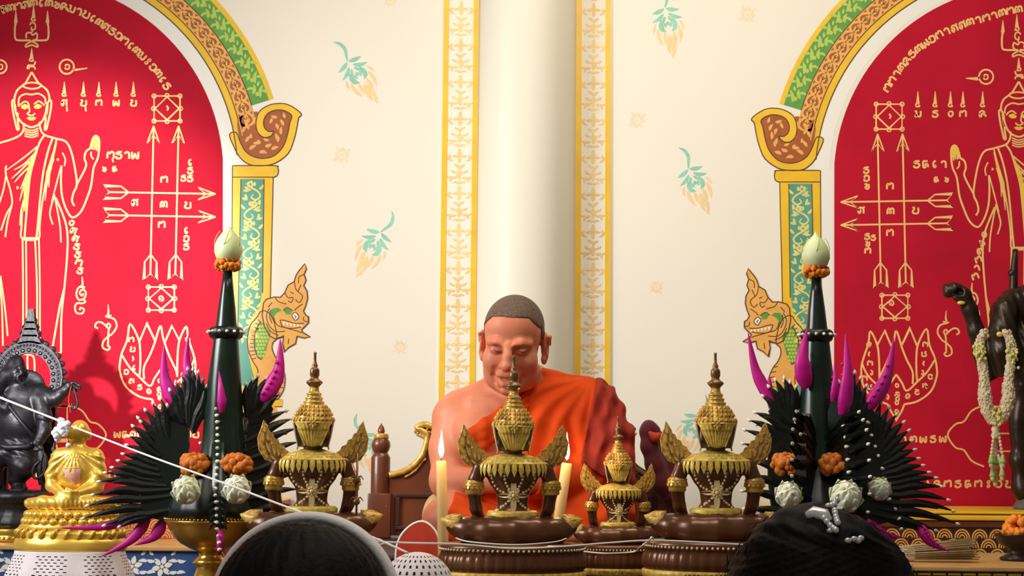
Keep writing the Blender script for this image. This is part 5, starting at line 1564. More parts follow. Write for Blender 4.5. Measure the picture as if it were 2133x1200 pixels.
        # ears
        E = Matrix.Rotation(R(-24 * g), 3, 'Z')
        sd.ell(h(.080 * g, .020, -.012), (.010, .021, .037), .008, 'u', np.array(E) @ Ai)
        sd.ell(h(.079 * g, .010, -.044), (.008, .011, .014), .006, 'u', Ai)
        sd.ell(h(.089 * g, .010, -.008), (.006, .011, .022), .004, 's', np.array(E) @ Ai)
        sd.chain([h(.088 * g, .004, .016), h(.091 * g, .026, .012), h(.090 * g, .032, -.010)], [.0035, .004, .004], .004)
    hch([(0, -.092, .010), (0, -.108, -.014), (0, -.117, -.036)], [.0085, .0105, .014], .010)
    he((0, -.119, -.037), (.013, .011, .010), .006)
    hch([(-.026, -.083, -.068), (-.011, -.0965, -.0615), (0, -.098, -.0635), (.011, -.0965, -.0615), (.026, -.083, -.068)], [.005, .007, .007, .007, .005], .006)
    hch([(-.023, -.083, -.079), (-.010, -.0935, -.0885), (.010, -.0935, -.0885), (.023, -.083, -.079)], [.005, .0075, .0075, .005], .006)
    hch([(-.024, -.0885, -.0725), (-.008, -.100, -.0755), (.010, -.100, -.0755), (.024, -.0885, -.0725)], [.002, .0062, .0062, .002], .002, 's')
    hch([(-.014, -.090, -.0755), (.014, -.090, -.0755)], [.004, .004], .002, 's')
    hch([(-.018, -.086, -.100), (0, -.090, -.0995), (.018, -.086, -.100)], [.003, .004, .003], .010, 's')
    hch([(-.030, -.0900, .052), (0, -.0935, .054), (.034, -.088, .052)], [.0012, .0014, .0012], .003, 's')
    hch([(-.034, -.0880, .066), (0, -.0905, .068), (.034, -.086, .066)], [.0012, .0014, .0012], .003, 's')
    sd.D = np.maximum(sd.D, zp + 0.002 - sd.ax[2][None, None, :]).astype(np.float32)
    body = sd.mesh('body', M_SKIN, None)
    X, Y_, Z = sd.field()
    def face(x, y, Yh=3.86):
        v = P(x, y, Yh); i = int((v.x - lo[0]) / H); k = int((v.z - lo[2]) / H); j = np.argmax(sd.D[i, :, k] < 0)
        return (v.x, sd.ax[1][j] - 0.0004, v.z)
    lash = MB()
    for pts in ([(1027, 726), (1034, 731), (1042, 732), (1051, 727)], [(1077, 729), (1086, 733), (1094, 732), (1102, 727)]):
        lash.tube([face(*p_) for p_ in smooth_path(pts, 3)], [0.0009, 0.0018, 0.0018, 0.0009], 6)
    lash_o = lash.build('eyelashes', M_EYE)
    # cropped hair: a shell on the skull above the hair line
    hx = Ai[0][0] * (X - hc[0]) + Ai[0][1] * (Y_ - hc[1]) + Ai[0][2] * (Z - hc[2])
    hy = Ai[1][0] * (X - hc[0]) + Ai[1][1] * (Y_ - hc[1]) + Ai[1][2] * (Z - hc[2])
    hz = Ai[2][0] * (X - hc[0]) + Ai[2][1] * (Y_ - hc[1]) + Ai[2][2] * (Z - hc[2])
    D0 = sd.D
    front = 0.078 - 0.9 * np.clip(np.abs(hx) - 0.046, 0, 1)           # height of the hair line over the brow
    line = np.where(hy < -0.02, front - 0.25 * (hy + 0.07), np.interp(hy, [-0.02, 0.0, 0.02, 0.05, 0.09], [0.056, 0.010, 0.012, -0.045, -0.07]) + np.where(np.abs(hx) < 0.055, 0.04 * (hy < 0.0), 0))
    hd = np.maximum(D0 - 0.0026, line - hz)
    hd = np.maximum(hd, np.where(np.abs(hx) > 0.0785, 0.01, -1.0))
    sub = SDF(lo, hi, H); sub.D = np.maximum(hd, hc[2] - 0.09 - Z).astype(np.float32)
    hair = sub.mesh('hair', M_HAIR, None)
    # robe
    rb = SDF(lo, hi, H)
    torso(rb, 0.012); left_arm(rb, 0.015); legs(rb, 0.010)
    rb.ell(W(1222, 858, 0.04), (0.072, 0.075, 0.072), 0.04)
    rb.chain([W(1268, 905, 0.03), W(1282, 960, 0.03), W(1290, 1050, 0.02), W(1285, 1110, 0.0)], [0.035, 0.045, 0.05, 0.04], 0.05)   # cloth falling behind the arm
    rb.chain([W(1215, 1060, -0.10), W(1230, 1080, -0.12), W(1240, 1105, -0.14)], [0.03, 0.035, 0.025], 0.03)
    S = W(1228, 800, 0.0)
    ang = np.arctan2(X - S[0], -(Z - S[2]) + 0.02); rad = np.sqrt((X - S[0]) ** 2 + (Z - S[2]) ** 2)
    fold = 0.0045 * np.sin(ang * 17 + 2.5 * np.sin(rad * 18)) * np.clip(rad * 7, 0, 1) * np.clip((Z - W(0, 1000)[2]) * 14, 0, 1)
    lap = 0.006 * np.sin(55 * X + 30 * np.sin(9 * X + 3) * 0.1 + 70 * (Z - zp) + 40 * Y_) * np.clip((W(0, 1020)[2] - Z) * 14, 0, 1)
    arm = 0.004 * np.sin(85 * (Z - 0.8 * (X - S[0])) + 2 * np.sin(30 * X + 20 * Y_)) * np.clip((X - W(1215, 0)[0]) * 18, 0, 1) * np.clip((W(0, 850)[2] - Z) * 15, 0, 1)
    rb.D += (fold + lap + arm).astype(np.float32)
    # diagonal edge from the neck to the right hip (in height over x)
    ex = [W(x, 900)[0] for x in (950, 962, 1000, 1045, 1085, 1105, 1128, 1150)]
    ez = [W(1085, y)[2] for y in (1042, 908, 878, 850, 826, 800, 764, 640)]
    edge = np.interp(X, ex, ez)
    edge = np.where(X < ex[0], ez[0] - 2.0 * (ex[0] - X), edge)
    edge = np.where((Y_ > YM + 0.09), np.maximum(edge, W(1085, 880)[2] - 0 * X), edge)
    cutd = (Z - edge) * 0.6
    rb.D = np.maximum(rb.D, cutd.astype(np.float32))
    # keep the cloth off the bare right arm and hands
    keep = SDF(lo, hi, H)
    keep.chain([W(944, 872, 0.035), W(934, 935, 0.01), W(932, 1000, -0.03)], [0.054, 0.048, 0.044], 0.03)
    keep.cap(W(932, 1004, -0.03), W(1040, 1002, -0.185), 0.046, 0.032, 0.03)
    keep.ell(W(1080, 1003, -0.215), (0.055, 0.035, 0.045), 0.01)
    keep.ell(W(1196, 1118, -0.205), (0.06, 0.03, 0.018), 0.01)
    rb.D = np.maximum(rb.D, -keep.D)
    # rolled edge of the cloth across the chest
    rb.D = np.maximum(rb.D, zp + 0.002 - Z).astype(np.float32)
    robe = rb.mesh('robe', M_ROBE, None)
    ed = SDF(lo, hi, H)
    def onfront(x, y, lift):
        i = int((W(x, y)[0] - lo[0]) / H); k = int((W(x, y)[2] - lo[2]) / H)
        col = np.minimum(rb.D[i, :, k], D0[i, :, k]); j = np.argmax(col < 0)
        return np.array([W(x, y)[0], rb.ax[1][j] - lift, W(x, y)[2]])
    for off, r_ in ((0, 0.007), (13, 0.010), (30, 0.009), (48, 0.008)):
        pts = [onfront(x, y + off, 0.001) for x, y in ((1098, 818), (1075, 838), (1045, 856), (1010, 880), (985, 900 - off * 0.3), (968, 915 - off * 0.3))]
        ed.chain(pts, [r_ * 0.6, r_, r_ * 1.2, r_ * 1.2, r_ * 1.2, r_], 0.012)
    roll = ed.mesh('rolled_edge', M_ROBE, None)
    # folded cloth over the left shoulder, the outer side's shading put into its dark red
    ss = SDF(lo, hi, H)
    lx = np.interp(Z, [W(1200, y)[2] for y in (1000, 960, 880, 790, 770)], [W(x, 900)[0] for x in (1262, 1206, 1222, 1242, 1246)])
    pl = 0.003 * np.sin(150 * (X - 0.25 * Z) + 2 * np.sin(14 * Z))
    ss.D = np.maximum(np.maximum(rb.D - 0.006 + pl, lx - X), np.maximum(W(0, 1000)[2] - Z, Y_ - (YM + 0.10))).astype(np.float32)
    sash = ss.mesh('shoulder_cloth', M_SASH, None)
    for o in (body, hair, robe, roll, sash, lash_o):
        o.data.transform(Matrix.Translation(-base)); o.parent = root
    return root
monk()

# ================================================================== people seen from behind in the foreground
def seated_back(cx, cz, Y, hw, name_label, cloth):
    """seated person facing away; cx, cz = head centre"""
    root = empty('person', (cx, Y, -0.02))
    tag(root, name_label, 'person', None)
    z = cz + 0.02
    sd = SDF((-0.30, -0.24, 0), (0.30, 0.48, z + 0.15), 0.008)
    sd.ell((0, 0.02, z), (0.078, 0.095, 0.11), 0.02)
    sd.cap((0, 0.0, z - 0.06), (0, -0.01, z - 0.20), 0.052, 0.058, 0.03)
    sd.ell((0, 0.0, z - 0.42), (0.155, 0.10, 0.24), 0.06); sd.cap((-0.14, 0, z - 0.245), (0.14, 0, z - 0.245), 0.052, 0.052, 0.06)
    sd.ell((0, 0.02, 0.13), (0.18, 0.15, 0.13), 0.06)
    for g in (-1, 1):
        sd.chain([(0.17 * g, 0, z - 0.25), (0.20 * g, 0.02, z - 0.50), (0.10 * g, 0.20, z - 0.58)], [0.05, 0.042, 0.032], 0.03)
        sd.chain([(0.09 * g, 0.05, 0.10), (0.22 * g, 0.30, 0.10), (0.02 * g, 0.38, 0.06)], [0.085, 0.06, 0.045], 0.04)
        sd.ell((0.078 * g, 0.02, z - 0.01), (0.012, 0.022, 0.034), 0.008)
        sd.ell((0.07 * g, 0.23, z - 0.58), (0.03, 0.045, 0.018), 0.01)
        for q in range(4): sd.cap(((0.055 + 0.014 * q) * g, 0.26, z - 0.58), ((0.05 + 0.014 * q) * g, 0.32, z - 0.60), 0.009, 0.007, 0.004)
        sd.cap((0.045 * g, 0.23, z - 0.575), (0.025 * g, 0.27, z - 0.585), 0.010, 0.008, 0.005)
    sd.chain([(0, 0.105, z - 0.0), (0, 0.128, z - 0.035)], [0.008, 0.013], 0.012)
    for g in (-1, 1): sd.ell((0.032 * g, 0.112, z + 0.005), (0.016, 0.012, 0.008), 0.006)
    sd.chain([(-0.02, 0.108, z - 0.065), (0.02, 0.108, z - 0.065)], [0.007, 0.007], 0.006)
    sd.mesh('body', M_SKIN, root)
    c = SDF((-0.32, -0.26, 0), (0.32, 0.48, z + 0.1), 0.009)
    c.ell((0, 0.0, z - 0.42), (0.168, 0.113, 0.25), 0.06); c.cap((-0.14, 0, z - 0.245), (0.14, 0, z - 0.245), 0.063, 0.063, 0.06)
    c.ell((0, 0.02, 0.13), (0.195, 0.165, 0.13), 0.06)
    for g in (-1, 1):
        c.chain([(0.17 * g, 0, z - 0.25), (0.20 * g, 0.02, z - 0.50), (0.14 * g, 0.12, z - 0.545)], [0.062, 0.052, 0.046], 0.03)
        c.chain([(0.09 * g, 0.05, 0.10), (0.22 * g, 0.30, 0.10), (0.02 * g, 0.38, 0.06)], [0.097, 0.072, 0.055], 0.04)
    X, Y_, Z = c.field(); c.D = np.maximum(c.D, (Z - (z - 0.185)) * 0.8).astype(np.float32)
    c.mesh('clothing', cloth, root)
    return root, z

k2 = 2.0 / FPX
hcw = P(628, 1284, 2.0)
wom, zw = seated_back(hcw.x, hcw.z, 2.0, 0.1, 'person from behind with smooth black hair and a wide white headband', M_BLOUSE)
sd = SDF((-0.14, -0.15, zw - 0.34), (0.14, 0.15, zw + 0.14), 0.004)
sd.ell((0, 0.012, zw + 0.005), (0.104, 0.116, 0.108), 0.02)
sd.chain([(0, -0.02, zw), (0, -0.055, zw - 0.12), (0, -0.06, zw - 0.30)], [0.10, 0.085, 0.05], 0.05)
for g in (-1, 1): sd.chain([(0.075 * g, 0.0, zw - 0.02), (0.085 * g, -0.02, zw - 0.14), (0.07 * g, -0.03, zw - 0.28)], [0.035, 0.03, 0.015], 0.03)
sd.ell((0, 0.125, zw - 0.045), (0.075, 0.075, 0.10), 0.02, 's')
X, Y_, Z = sd.field()
th = np.arctan2(X, -(Y_ - 0.02))
sd.D += (0.0009 * np.sin(th * 70 + 6 * np.sin(Z * 30)) + 0.0008 * np.sin(th * 31)).astype(np.float32)
sd.mesh('hair', M_BLACKHAIR, wom)
b = MB()
n = 48; V = []; F = []
for i in range(n + 1):
    a = math.pi * (-0.12 + 1.24 * i / n)
    for j, (dy, dr) in enumerate(((-0.020, -0.002), (-0.024, 0.005), (-0.016, 0.0105), (0.012, 0.0105), (0.020, 0.005), (0.016, -0.002))):
        r_ = 0.1125 + dr
        V.append((r_ * math.cos(a) * 1.0, 0.045 + dy, zw + 0.006 + r_ * math.sin(a)))
for i in range(n):
    for j in range(6):
        F.append((i * 6 + j, i * 6 + (j + 1) % 6, (i + 1) * 6 + (j + 1) % 6, (i + 1) * 6 + j))
b.add(V, F); b.build('headband', M_HBAND, wom)

hcr = P(1700, 1246, 2.0)
per, zr = seated_back(hcr.x, hcr.z, 2.0, 0.1, 'person from behind with fluffy black hair pinned by a pale clip', M_BLOUSE)
sd = SDF((-0.16, -0.17, zr - 0.34), (0.17, 0.16, zr + 0.15), 0.004)
sd.ell((0.0, 0.012, zr - 0.01), (0.108, 0.118, 0.107), 0.02)
sd.ell((-0.015, -0.03, zr + 0.055), (0.062, 0.06, 0.056), 0.03)
sd.ell((0.035, -0.05, zr + 0.03), (0.055, 0.05, 0.05), 0.03)
sd.ell((-0.075, -0.02, zr - 0.035), (0.045, 0.06, 0.07), 0.03); sd.ell((0.078, -0.02, zr - 0.03), (0.042, 0.06, 0.07), 0.03)
sd.chain([(0, -0.03, zr), (0, -0.06, zr - 0.12), (0.01, -0.07, zr - 0.30)], [0.10, 0.09, 0.05], 0.05)
sd.ell((0, 0.125, zr - 0.045), (0.075, 0.07, 0.10), 0.02, 's')
X, Y_, Z = sd.field()
sd.D += (0.0022 * np.sin(60 * X + 40 * Z + 4 * np.sin(50 * Z)) * np.sin(70 * Y_ + 50 * X) + 0.0012 * np.sin(260 * X + 30 * np.sin(30 * Z))).astype(np.float32)
sd.mesh('hair', M_BLACKHAIR, per)
b = MB(); q = random.Random(4)
for i in range(260):
    a = q.uniform(-0.15, math.pi + 0.15); r0 = 0.102; y = q.uniform(-0.06, 0.05)
    p = Vector((r0 * math.cos(a), y, zr - 0.005 + r0 * math.sin(a)))
    L = q.uniform(0.02, 0.06); t = Vector((-math.sin(a), 0, math.cos(a))) * q.choice((-1, 1)); o_ = Vector((math.cos(a), 0, math.sin(a)))
    b.tube(smooth_path([p, p + t * L * 0.5 + o_ * q.uniform(0.004, 0.012), p + t * L + o_ * q.uniform(0.002, 0.016)], 3), [0.0006, 0.0005, 0.0002], 4)
b.build('loose_strands', M_BLACKHAIR, per)
def hp(x, y, lift=0.0):          # point on the hair seen at (x, y)
    v = P(x, y, 2.0); i = int((v.x - hcr.x - sd.lo[0]) / sd.h); k_ = int((v.z + 0.02 - sd.lo[2]) / sd.h)
    col = sd.D[min(max(i, 0), sd.D.shape[0] - 1), :, min(max(k_, 0), sd.D.shape[2] - 1)]; j = np.argmax(col < 0)
    yy = sd.ax[1][j] if col[j] < 0 else -0.03
    return Vector((v.x - hcr.x, yy - lift, v.z + 0.02))
b = MB()
b.tube([hp(1655, 1068, 0.004), hp(1672, 1065, 0.006), hp(1692, 1068, 0.006), hp(1700, 1078, 0.004)], [0.004, 0.009, 0.008, 0.004], 8, flat=0.5)
for pts in ([(1688, 1074), (1698, 1088), (1706, 1096)], [(1710, 1052), (1722, 1048), (1732, 1040)], [(1718, 1060), (1716, 1072), (1714, 1082)]):
    for i in range(5):
        t = i / 4; a = smooth_path(pts, 4)[int(t * 8)]; b.ball(tuple(hp(a[0], a[1], 0.004)), 0.0042, 8, 6)
for x, y in ((1728, 1116), (1740, 1113), (1749, 1117), (1756, 1112), (1697, 1098)): b.ball(tuple(hp(x, y, 0.003)), (0.0045, 0.003, 0.0035), 8, 6)
b.build('hair_clip', M_CLIP, per)
# ================================================================== black elephant-headed statue on the left
def elephant_statue():
    Y = 4.30; s = Y / FPX
    o = P(40, 1095, Y)
    root = empty('elephant_headed_statue', (o.x, Y, o.z))
    tag(root, 'black elephant-headed standing statue with a round halo, beside the golden seated statue', 'statue')
    sd = SDF((-90, -70, 66), (130, 60, 375), 2.4)
    # head with trunk, ears and tall cap
    sd.ell((-22, -4, 312), (25, 25, 28), 8); sd.ell((-20, -2, 334), (17, 17, 18), 10)
    sd.chain([(-34, -20, 308), (-46, -30, 290), (-50, -32, 268), (-40, -36, 246), (-26, -42, 240), (-20, -42, 252)], [15, 12, 10, 8, 7, 5], 8)
    sd.chain([(-12, -24, 316), (-4, -27, 324), (0, -25, 312), (-8, -27, 306)], [4, 4, 4, 3], 3)
    sd.ell((14, 4, 296), (30, 6, 22), 6, 'u', np.array(Matrix.Rotation(R(-42), 3, 'Y')))
    sd.ell((-54, 6, 300), (20, 6, 28), 6)
    for x0 in (-8,): sd.cap((x0, -24, 300), (x0 + 14, -40, 290), 5, 2, 3)
    # trunk of the body, arms
    sd.ell((-6, 0, 262), (44, 28, 34), 14); sd.ell((-10, -6, 215), (44, 38, 48), 14)
    sd.ell((-8, 0, 160), (46, 34, 30), 12)
    sd.chain([(34, 0, 272), (58, -4, 262), (66, -6, 263), (88, -10, 280), (96, -12, 288)], [19, 17, 15, 11, 8], 6)
    for i in range(4): sd.cap((96, -12, 288), (104 + 2 * i, -16 + 3 * i, 296 - 6 * i), 4, 2.5, 2)
    sd.cap((94, -14, 286), (92, -20, 298), 4, 2.5, 2)
    sd.chain([(34, -8, 258), (46, -14, 226), (50, -20, 196), (42, -30, 172)], [18, 16, 14, 11], 6)
    for i in range(4): sd.cap((42, -30, 172), (36 + 5 * i, -36, 156), 4.5, 3, 2)
    sd.cap((38, -32, 174), (30, -40, 168), 4.5, 3, 2)
    sd.chain([(-48, 0, 272), (-72, -6, 262), (-84, -10, 290)], [19, 16, 11], 6); sd.chain([(-46, -8, 258), (-60, -18, 220), (-56, -30, 190)], [18, 15, 11], 6)
    # legs: one planted, one lifted
    sd.chain([(8, 0, 150), (6, -10, 122), (-6, -8, 96), (-2, -4, 80)], [27, 28, 17, 12], 8); sd.ell((2, -14, 76), (16, 22, 9), 6)
    for i in range(5): sd.cap((-8 + 5 * i, -28, 76), (-9 + 5.5 * i, -36, 73), 4, 3.5, 2)
    sd.chain([(-30, 0, 150), (-58, -16, 132), (-50, -22, 100), (-40, -24, 84)], [26, 26, 17, 11], 8)
    X, Y_, Z = sd.field(); sd.D += (0.8 * np.sin(0.5 * Z + 0.25 * X) * (Z < 178) * (Z > 140)).astype(np.float32)
    spart(sd, 'body', M_BLACKM, root, s)
    # sashes, belt, armlets and hanging cloth
    b = MB()
    b.tube([(-52, -24, 168), (-20, -40, 160), (20, -36, 162), (38, -20, 172), (34, 20, 172), (-20, 30, 168), (-52, 0, 170), (-52, -24, 168)], 6, 8)
    b.tube(smooth_path([(40, -24, 168), (48, -34, 150), (46, -36, 120), (50, -34, 84)], 4), [5, 9, 7, 3], 8, flat=0.4)
    b.tube(smooth_path([(44, -30, 160), (60, -36, 140), (58, -38, 108), (40, -40, 98), (36, -40, 118), (50, -38, 134)], 4), 3, 6)
    b.tube(smooth_path([(-40, -26, 270), (-14, -44, 240), (14, -44, 206), (34, -30, 180)], 4), 4, 6)
    part(b, 'sash', M_BLACKM, root, s)
    for c, a in (((58, -4, 262), 0), ((47, -16, 222), 1)):
        b = MB(); b.lathe([(17, -6), (20, -3), (18.5, 0), (20, 3), (17, 6)], 20, (0, 0, 0))
        M = Matrix.Translation(c) @ Matrix.Rotation(R(80 if a == 0 else 14), 4, 'Y'); b.v = [tuple(M @ Vector(v)) for v in b.v]; part(b, 'armlet', M_BLACKM, root, s)
    # halo: ring with beads, lobes and a tiered finial
    b = MB(); cx, cz = 0, 305
    n = 72
    for r0, r1, t in ((48, 62, 8), (60, 68, 11), (66, 72, 7)):
        V = []; F = []
        for i in range(n + 1):
            a = R(-50 + 280 * i / n)
            for rr, tt in ((r0, -t), (r1, -t), (r1, t), (r0, t)): V.append((cx + rr * math.cos(a), 24 + tt, cz + rr * math.sin(a) * 1.08))
        for i in range(n):
            for j in range(4): F.append((i * 4 + j, i * 4 + (j + 1) % 4, (i + 1) * 4 + (j + 1) % 4, (i + 1) * 4 + j))
        F += [(0, 1, 2, 3), (n * 4 + 3, n * 4 + 2, n * 4 + 1, n * 4)]
        b.add(V, F)
    for i in range(46):
        a = R(-50 + 280 * i / 45); b.ball((cx + 64 * math.cos(a), 12, cz + 64 * math.sin(a) * 1.08), 3.0, 6, 5)
    for i in range(21):
        a = R(-45 + 270 * i / 20); b.ball((cx + 74 * math.cos(a), 24, cz + 74 * math.sin(a) * 1.08), (7, 5, 7), 8, 6)
        b.ball((cx + 54 * math.cos(a), 15, cz + 54 * math.sin(a) * 1.08), (4.5, 3, 4.5), 7, 5)
    for dx, z0, w_, h_ in ((0, 376, 26, 20), (0, 392, 20, 18), (0, 406, 15, 18), (0, 420, 10, 30)):
        b.prism([(dx - w_, z0), (dx + w_, z0), (dx + w_ * 0.8, z0 + h_ * 0.5), (dx + w_ * 0.55, z0 + h_), (dx - w_ * 0.55, z0 + h_), (dx - w_ * 0.8, z0 + h_ * 0.5)], lambda u, v, t: (cx + u, 24 + t, v), -7, 7)
        for g in (-1, 1): b.tube([(cx + g * w_ * 0.9, 24, z0), (cx + g * w_ * 1.05, 24, z0 + 8), (cx + g * w_ * 0.9, 24, z0 + 14)], [4, 3, 0.6], 6)
    for g in (-1, 1): b.box((cx + 48 * g - 12 if g > 0 else cx - 60, 18, 70), (cx + 60 if g > 0 else cx - 36, 32, 262))
    halo = part(b, 'halo', M_BLACKM, root, s, smooth=False)
    # noose and red cord in the lifted hand
    b = MB(); b.tube(smooth_path([(104, -16, 296), (116, -18, 290), (122, -18, 282), (112, -18, 284), (104, -16, 290)], 4), [2, 4, 1.5, 3, 2], 6); b.tube(smooth_path([(106, -18, 284), (114, -20, 262), (116, -20, 246), (108, -20, 240), (104, -20, 254)], 4), 2.6, 6)
    part(b, 'noose', M_BLACKM, root, s)
    b = MB(); b.tube(smooth_path([(102, -20, 288), (98, -22, 262), (101, -22, 244), (103, -22, 232)], 4), 1.0, 5); part(b, 'red_cord', M_CLOTHRED, root, s)
    # lotus base and brass stand underneath
    b = MB()
    b.lathe([(56, -4), (58, 8), (50, 20), (44, 32), (48, 46), (60, 50), (63, 60), (58, 70), (40, 74)], 64, (-2, -4, 0), sy=0.8, fn=lambda r, z, a: r + (2.2 * abs(math.sin(a * 9)) if 44 < z < 70 or z < 30 else 0))
    part(b, 'lotus_base', M_BLACKM, root, s)
    b = MB(); zf = (ZL - o.z) / s
    b.lathe([(62, zf), (66, zf + 4), (64, zf * 0.72), (58, zf * 0.5), (66, -6), (62, -4), (40, -4)], 48, (-2, -4, 0), sy=0.85)
    for i in range(40):
        a = 2 * math.pi * i / 40; b.ball((-2 + 65 * math.cos(a), -4 + 55 * math.sin(a), zf + 9), 3.4, 6, 5)
    part(b, 'brass_stand', M_BRASS, root, s)
elephant_statue()

# ================================================================== gilded seated statue with its crochet-covered stand
def gilded_statue():
    Y = 3.80; s = Y / FPX
    o = P(146, 1145, Y)
    root = empty('gilded_statue', (o.x, Y, o.z))
    tag(root, 'golden seated robed statue with upturned face on a lotus base', 'statue')
    sd = SDF((-110, -62, 70), (100, 62, 276), 2.0)
    sd.ell((10, 2, 242), (20, 22, 24), 5); sd.ell((-1, -8, 236), (14, 14, 15), 6)
    sd.cap((-12, -14, 240), (-17, -16, 237), 3, 2.4, 3)
    sd.ell((30, 4, 236), (4, 7, 12), 3)
    sd.cap((8, 2, 226), (6, 2, 200), 13, 16, 8)
    sd.ell((8, 0, 160), (42, 27, 50), 14); sd.cap((-26, 0, 192), (42, 0, 192), 17, 17, 12)
    sd.chain([(-32, 0, 186), (-42, -4, 152), (-40, -10, 130), (-10, -40, 116)], [16, 13, 12, 9], 6)
    sd.chain([(46, 0, 186), (54, -4, 150), (50, -12, 126), (14, -42, 112)], [18, 17, 15, 10], 8)
    sd.ell((2, -42, 112), (22, 12, 9), 6)
    for i in range(4): sd.chain([(-4, -50, 108 + 4 * i), (12, -54, 108 + 4 * i), (24, -48, 108 + 4 * i)], [3.2, 3, 2.4], 1.5)
    sd.chain([(10, -46, 122), (2, -50, 126)], [3.4, 2.8], 2)
    sd.chain([(-84, -10, 94), (-50, -34, 96), (0, -44, 96), (50, -34, 96), (84, -10, 94)], [11, 14, 14, 14, 11], 8)
    sd.ell((0, -4, 94), (84, 46, 14), 8)
    X, Y_, Z = sd.field()
    ang = np.arctan2(X - 8, Z - 205.0)
    sd.D += (1.1 * np.sin(ang * 26) * ((Z < 196) & (Z > 150)) + 0.9 * np.sin(X * 0.55 + np.abs(X) * 0.02 * Z * 0.1) * (Z < 104)).astype(np.float32)
    spart(sd, 'body', M_GOLDST, root, s)
    b = MB(); 
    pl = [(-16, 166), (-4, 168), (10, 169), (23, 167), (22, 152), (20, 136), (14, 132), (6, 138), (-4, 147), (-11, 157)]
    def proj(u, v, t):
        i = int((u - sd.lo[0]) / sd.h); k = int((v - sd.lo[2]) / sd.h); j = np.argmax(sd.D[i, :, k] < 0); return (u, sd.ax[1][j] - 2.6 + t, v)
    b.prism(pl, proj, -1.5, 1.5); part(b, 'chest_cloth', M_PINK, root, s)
    b = MB()
    for v, e in ((72, 0), (58, 1)):
        n = 30
        for i in range(n):
            a = 2 * math.pi * (i + 0.5 * e) / n
            b.ball((88 * math.cos(a) * (1 + 0.06 * e), 56 * math.sin(a) * (1 + 0.06 * e), v), (10, 9, 9), 8, 6)
    b.lathe([(96, 34), (104, 40), (106, 48), (98, 56), (90, 60), (92, 72), (86, 82), (60, 84)], 56, sy=0.62)
    part(b, 'lotus_base', M_GOLDST, root, s)
    b = MB()
    b.lathe([(114, 0), (116, 4), (112, 14), (110, 22), (104, 26), (108, 34), (104, 40), (80, 42)], 56, sy=0.64, fn=lambda r, z, a: r + 3 * abs(math.sin(a * 5)) * (12 < z < 38))
    for i in range(26):
        a = 2 * math.pi * i / 26
        b.tube([(107 * math.cos(a - 0.06), 68 * math.sin(a - 0.06), 26), (110 * math.cos(a), 70 * math.sin(a), 38), (104 * math.cos(a + 0.05), 66 * math.sin(a + 0.05), 46)], [5, 6, 1.5], 6)
    part(b, 'scalloped_base', M_GOLDST, root, s)
    # stand and crochet cloth
    st = empty('covered_stand', (o.x, Y, -0.02))
    tag(st, 'stand under a white crochet cloth with scalloped hem, below the golden seated statue', 'stand')
    b = MB(); zt_ = (o.z + 0.02) / s
    b.lathe([(106, 0), (106, zt_ - 3), (60, zt_ - 1.5)], 40, sy=0.66); part(b, 'stand_body', M_WOODD, st, s)
    b = MB(); n, rows = 220, 26
    V = []; F = []
    for j in range(rows + 1):
        t = j / rows
        for i in range(n):
            a = 2 * math.pi * i / n
            r = 112 + 20 * t ** 1.3 + 3.0 * t * math.sin(a * 11)
            z = zt_ - 1 - 52 * t
            if t > 0.8: z -= 5 * abs(math.sin(a * 14)) * (t - 0.8) / 0.2
            V.append((r * math.cos(a), r * 0.68 * math.sin(a), z))
    for j in range(rows):
        for i in range(n):
            hole = (j % 3 == 1 and (i + (j // 3) % 2 * 2) % 4 in (0, 1) and 1 < j < rows - 2 and (i // 10) % 3 != 2)
            if not hole: F.append((j * n + i, j * n + (i + 1) % n, (j + 1) * n + (i + 1) % n, (j + 1) * n + i))
    c = len(V); V.append((0, 0, zt_ - 1)); F += [(c, (i + 1) % n, i) for i in range(n)]
    b.add(V, F); part(b, 'crochet_cloth', M_LACE, st, s)
gilded_statue()

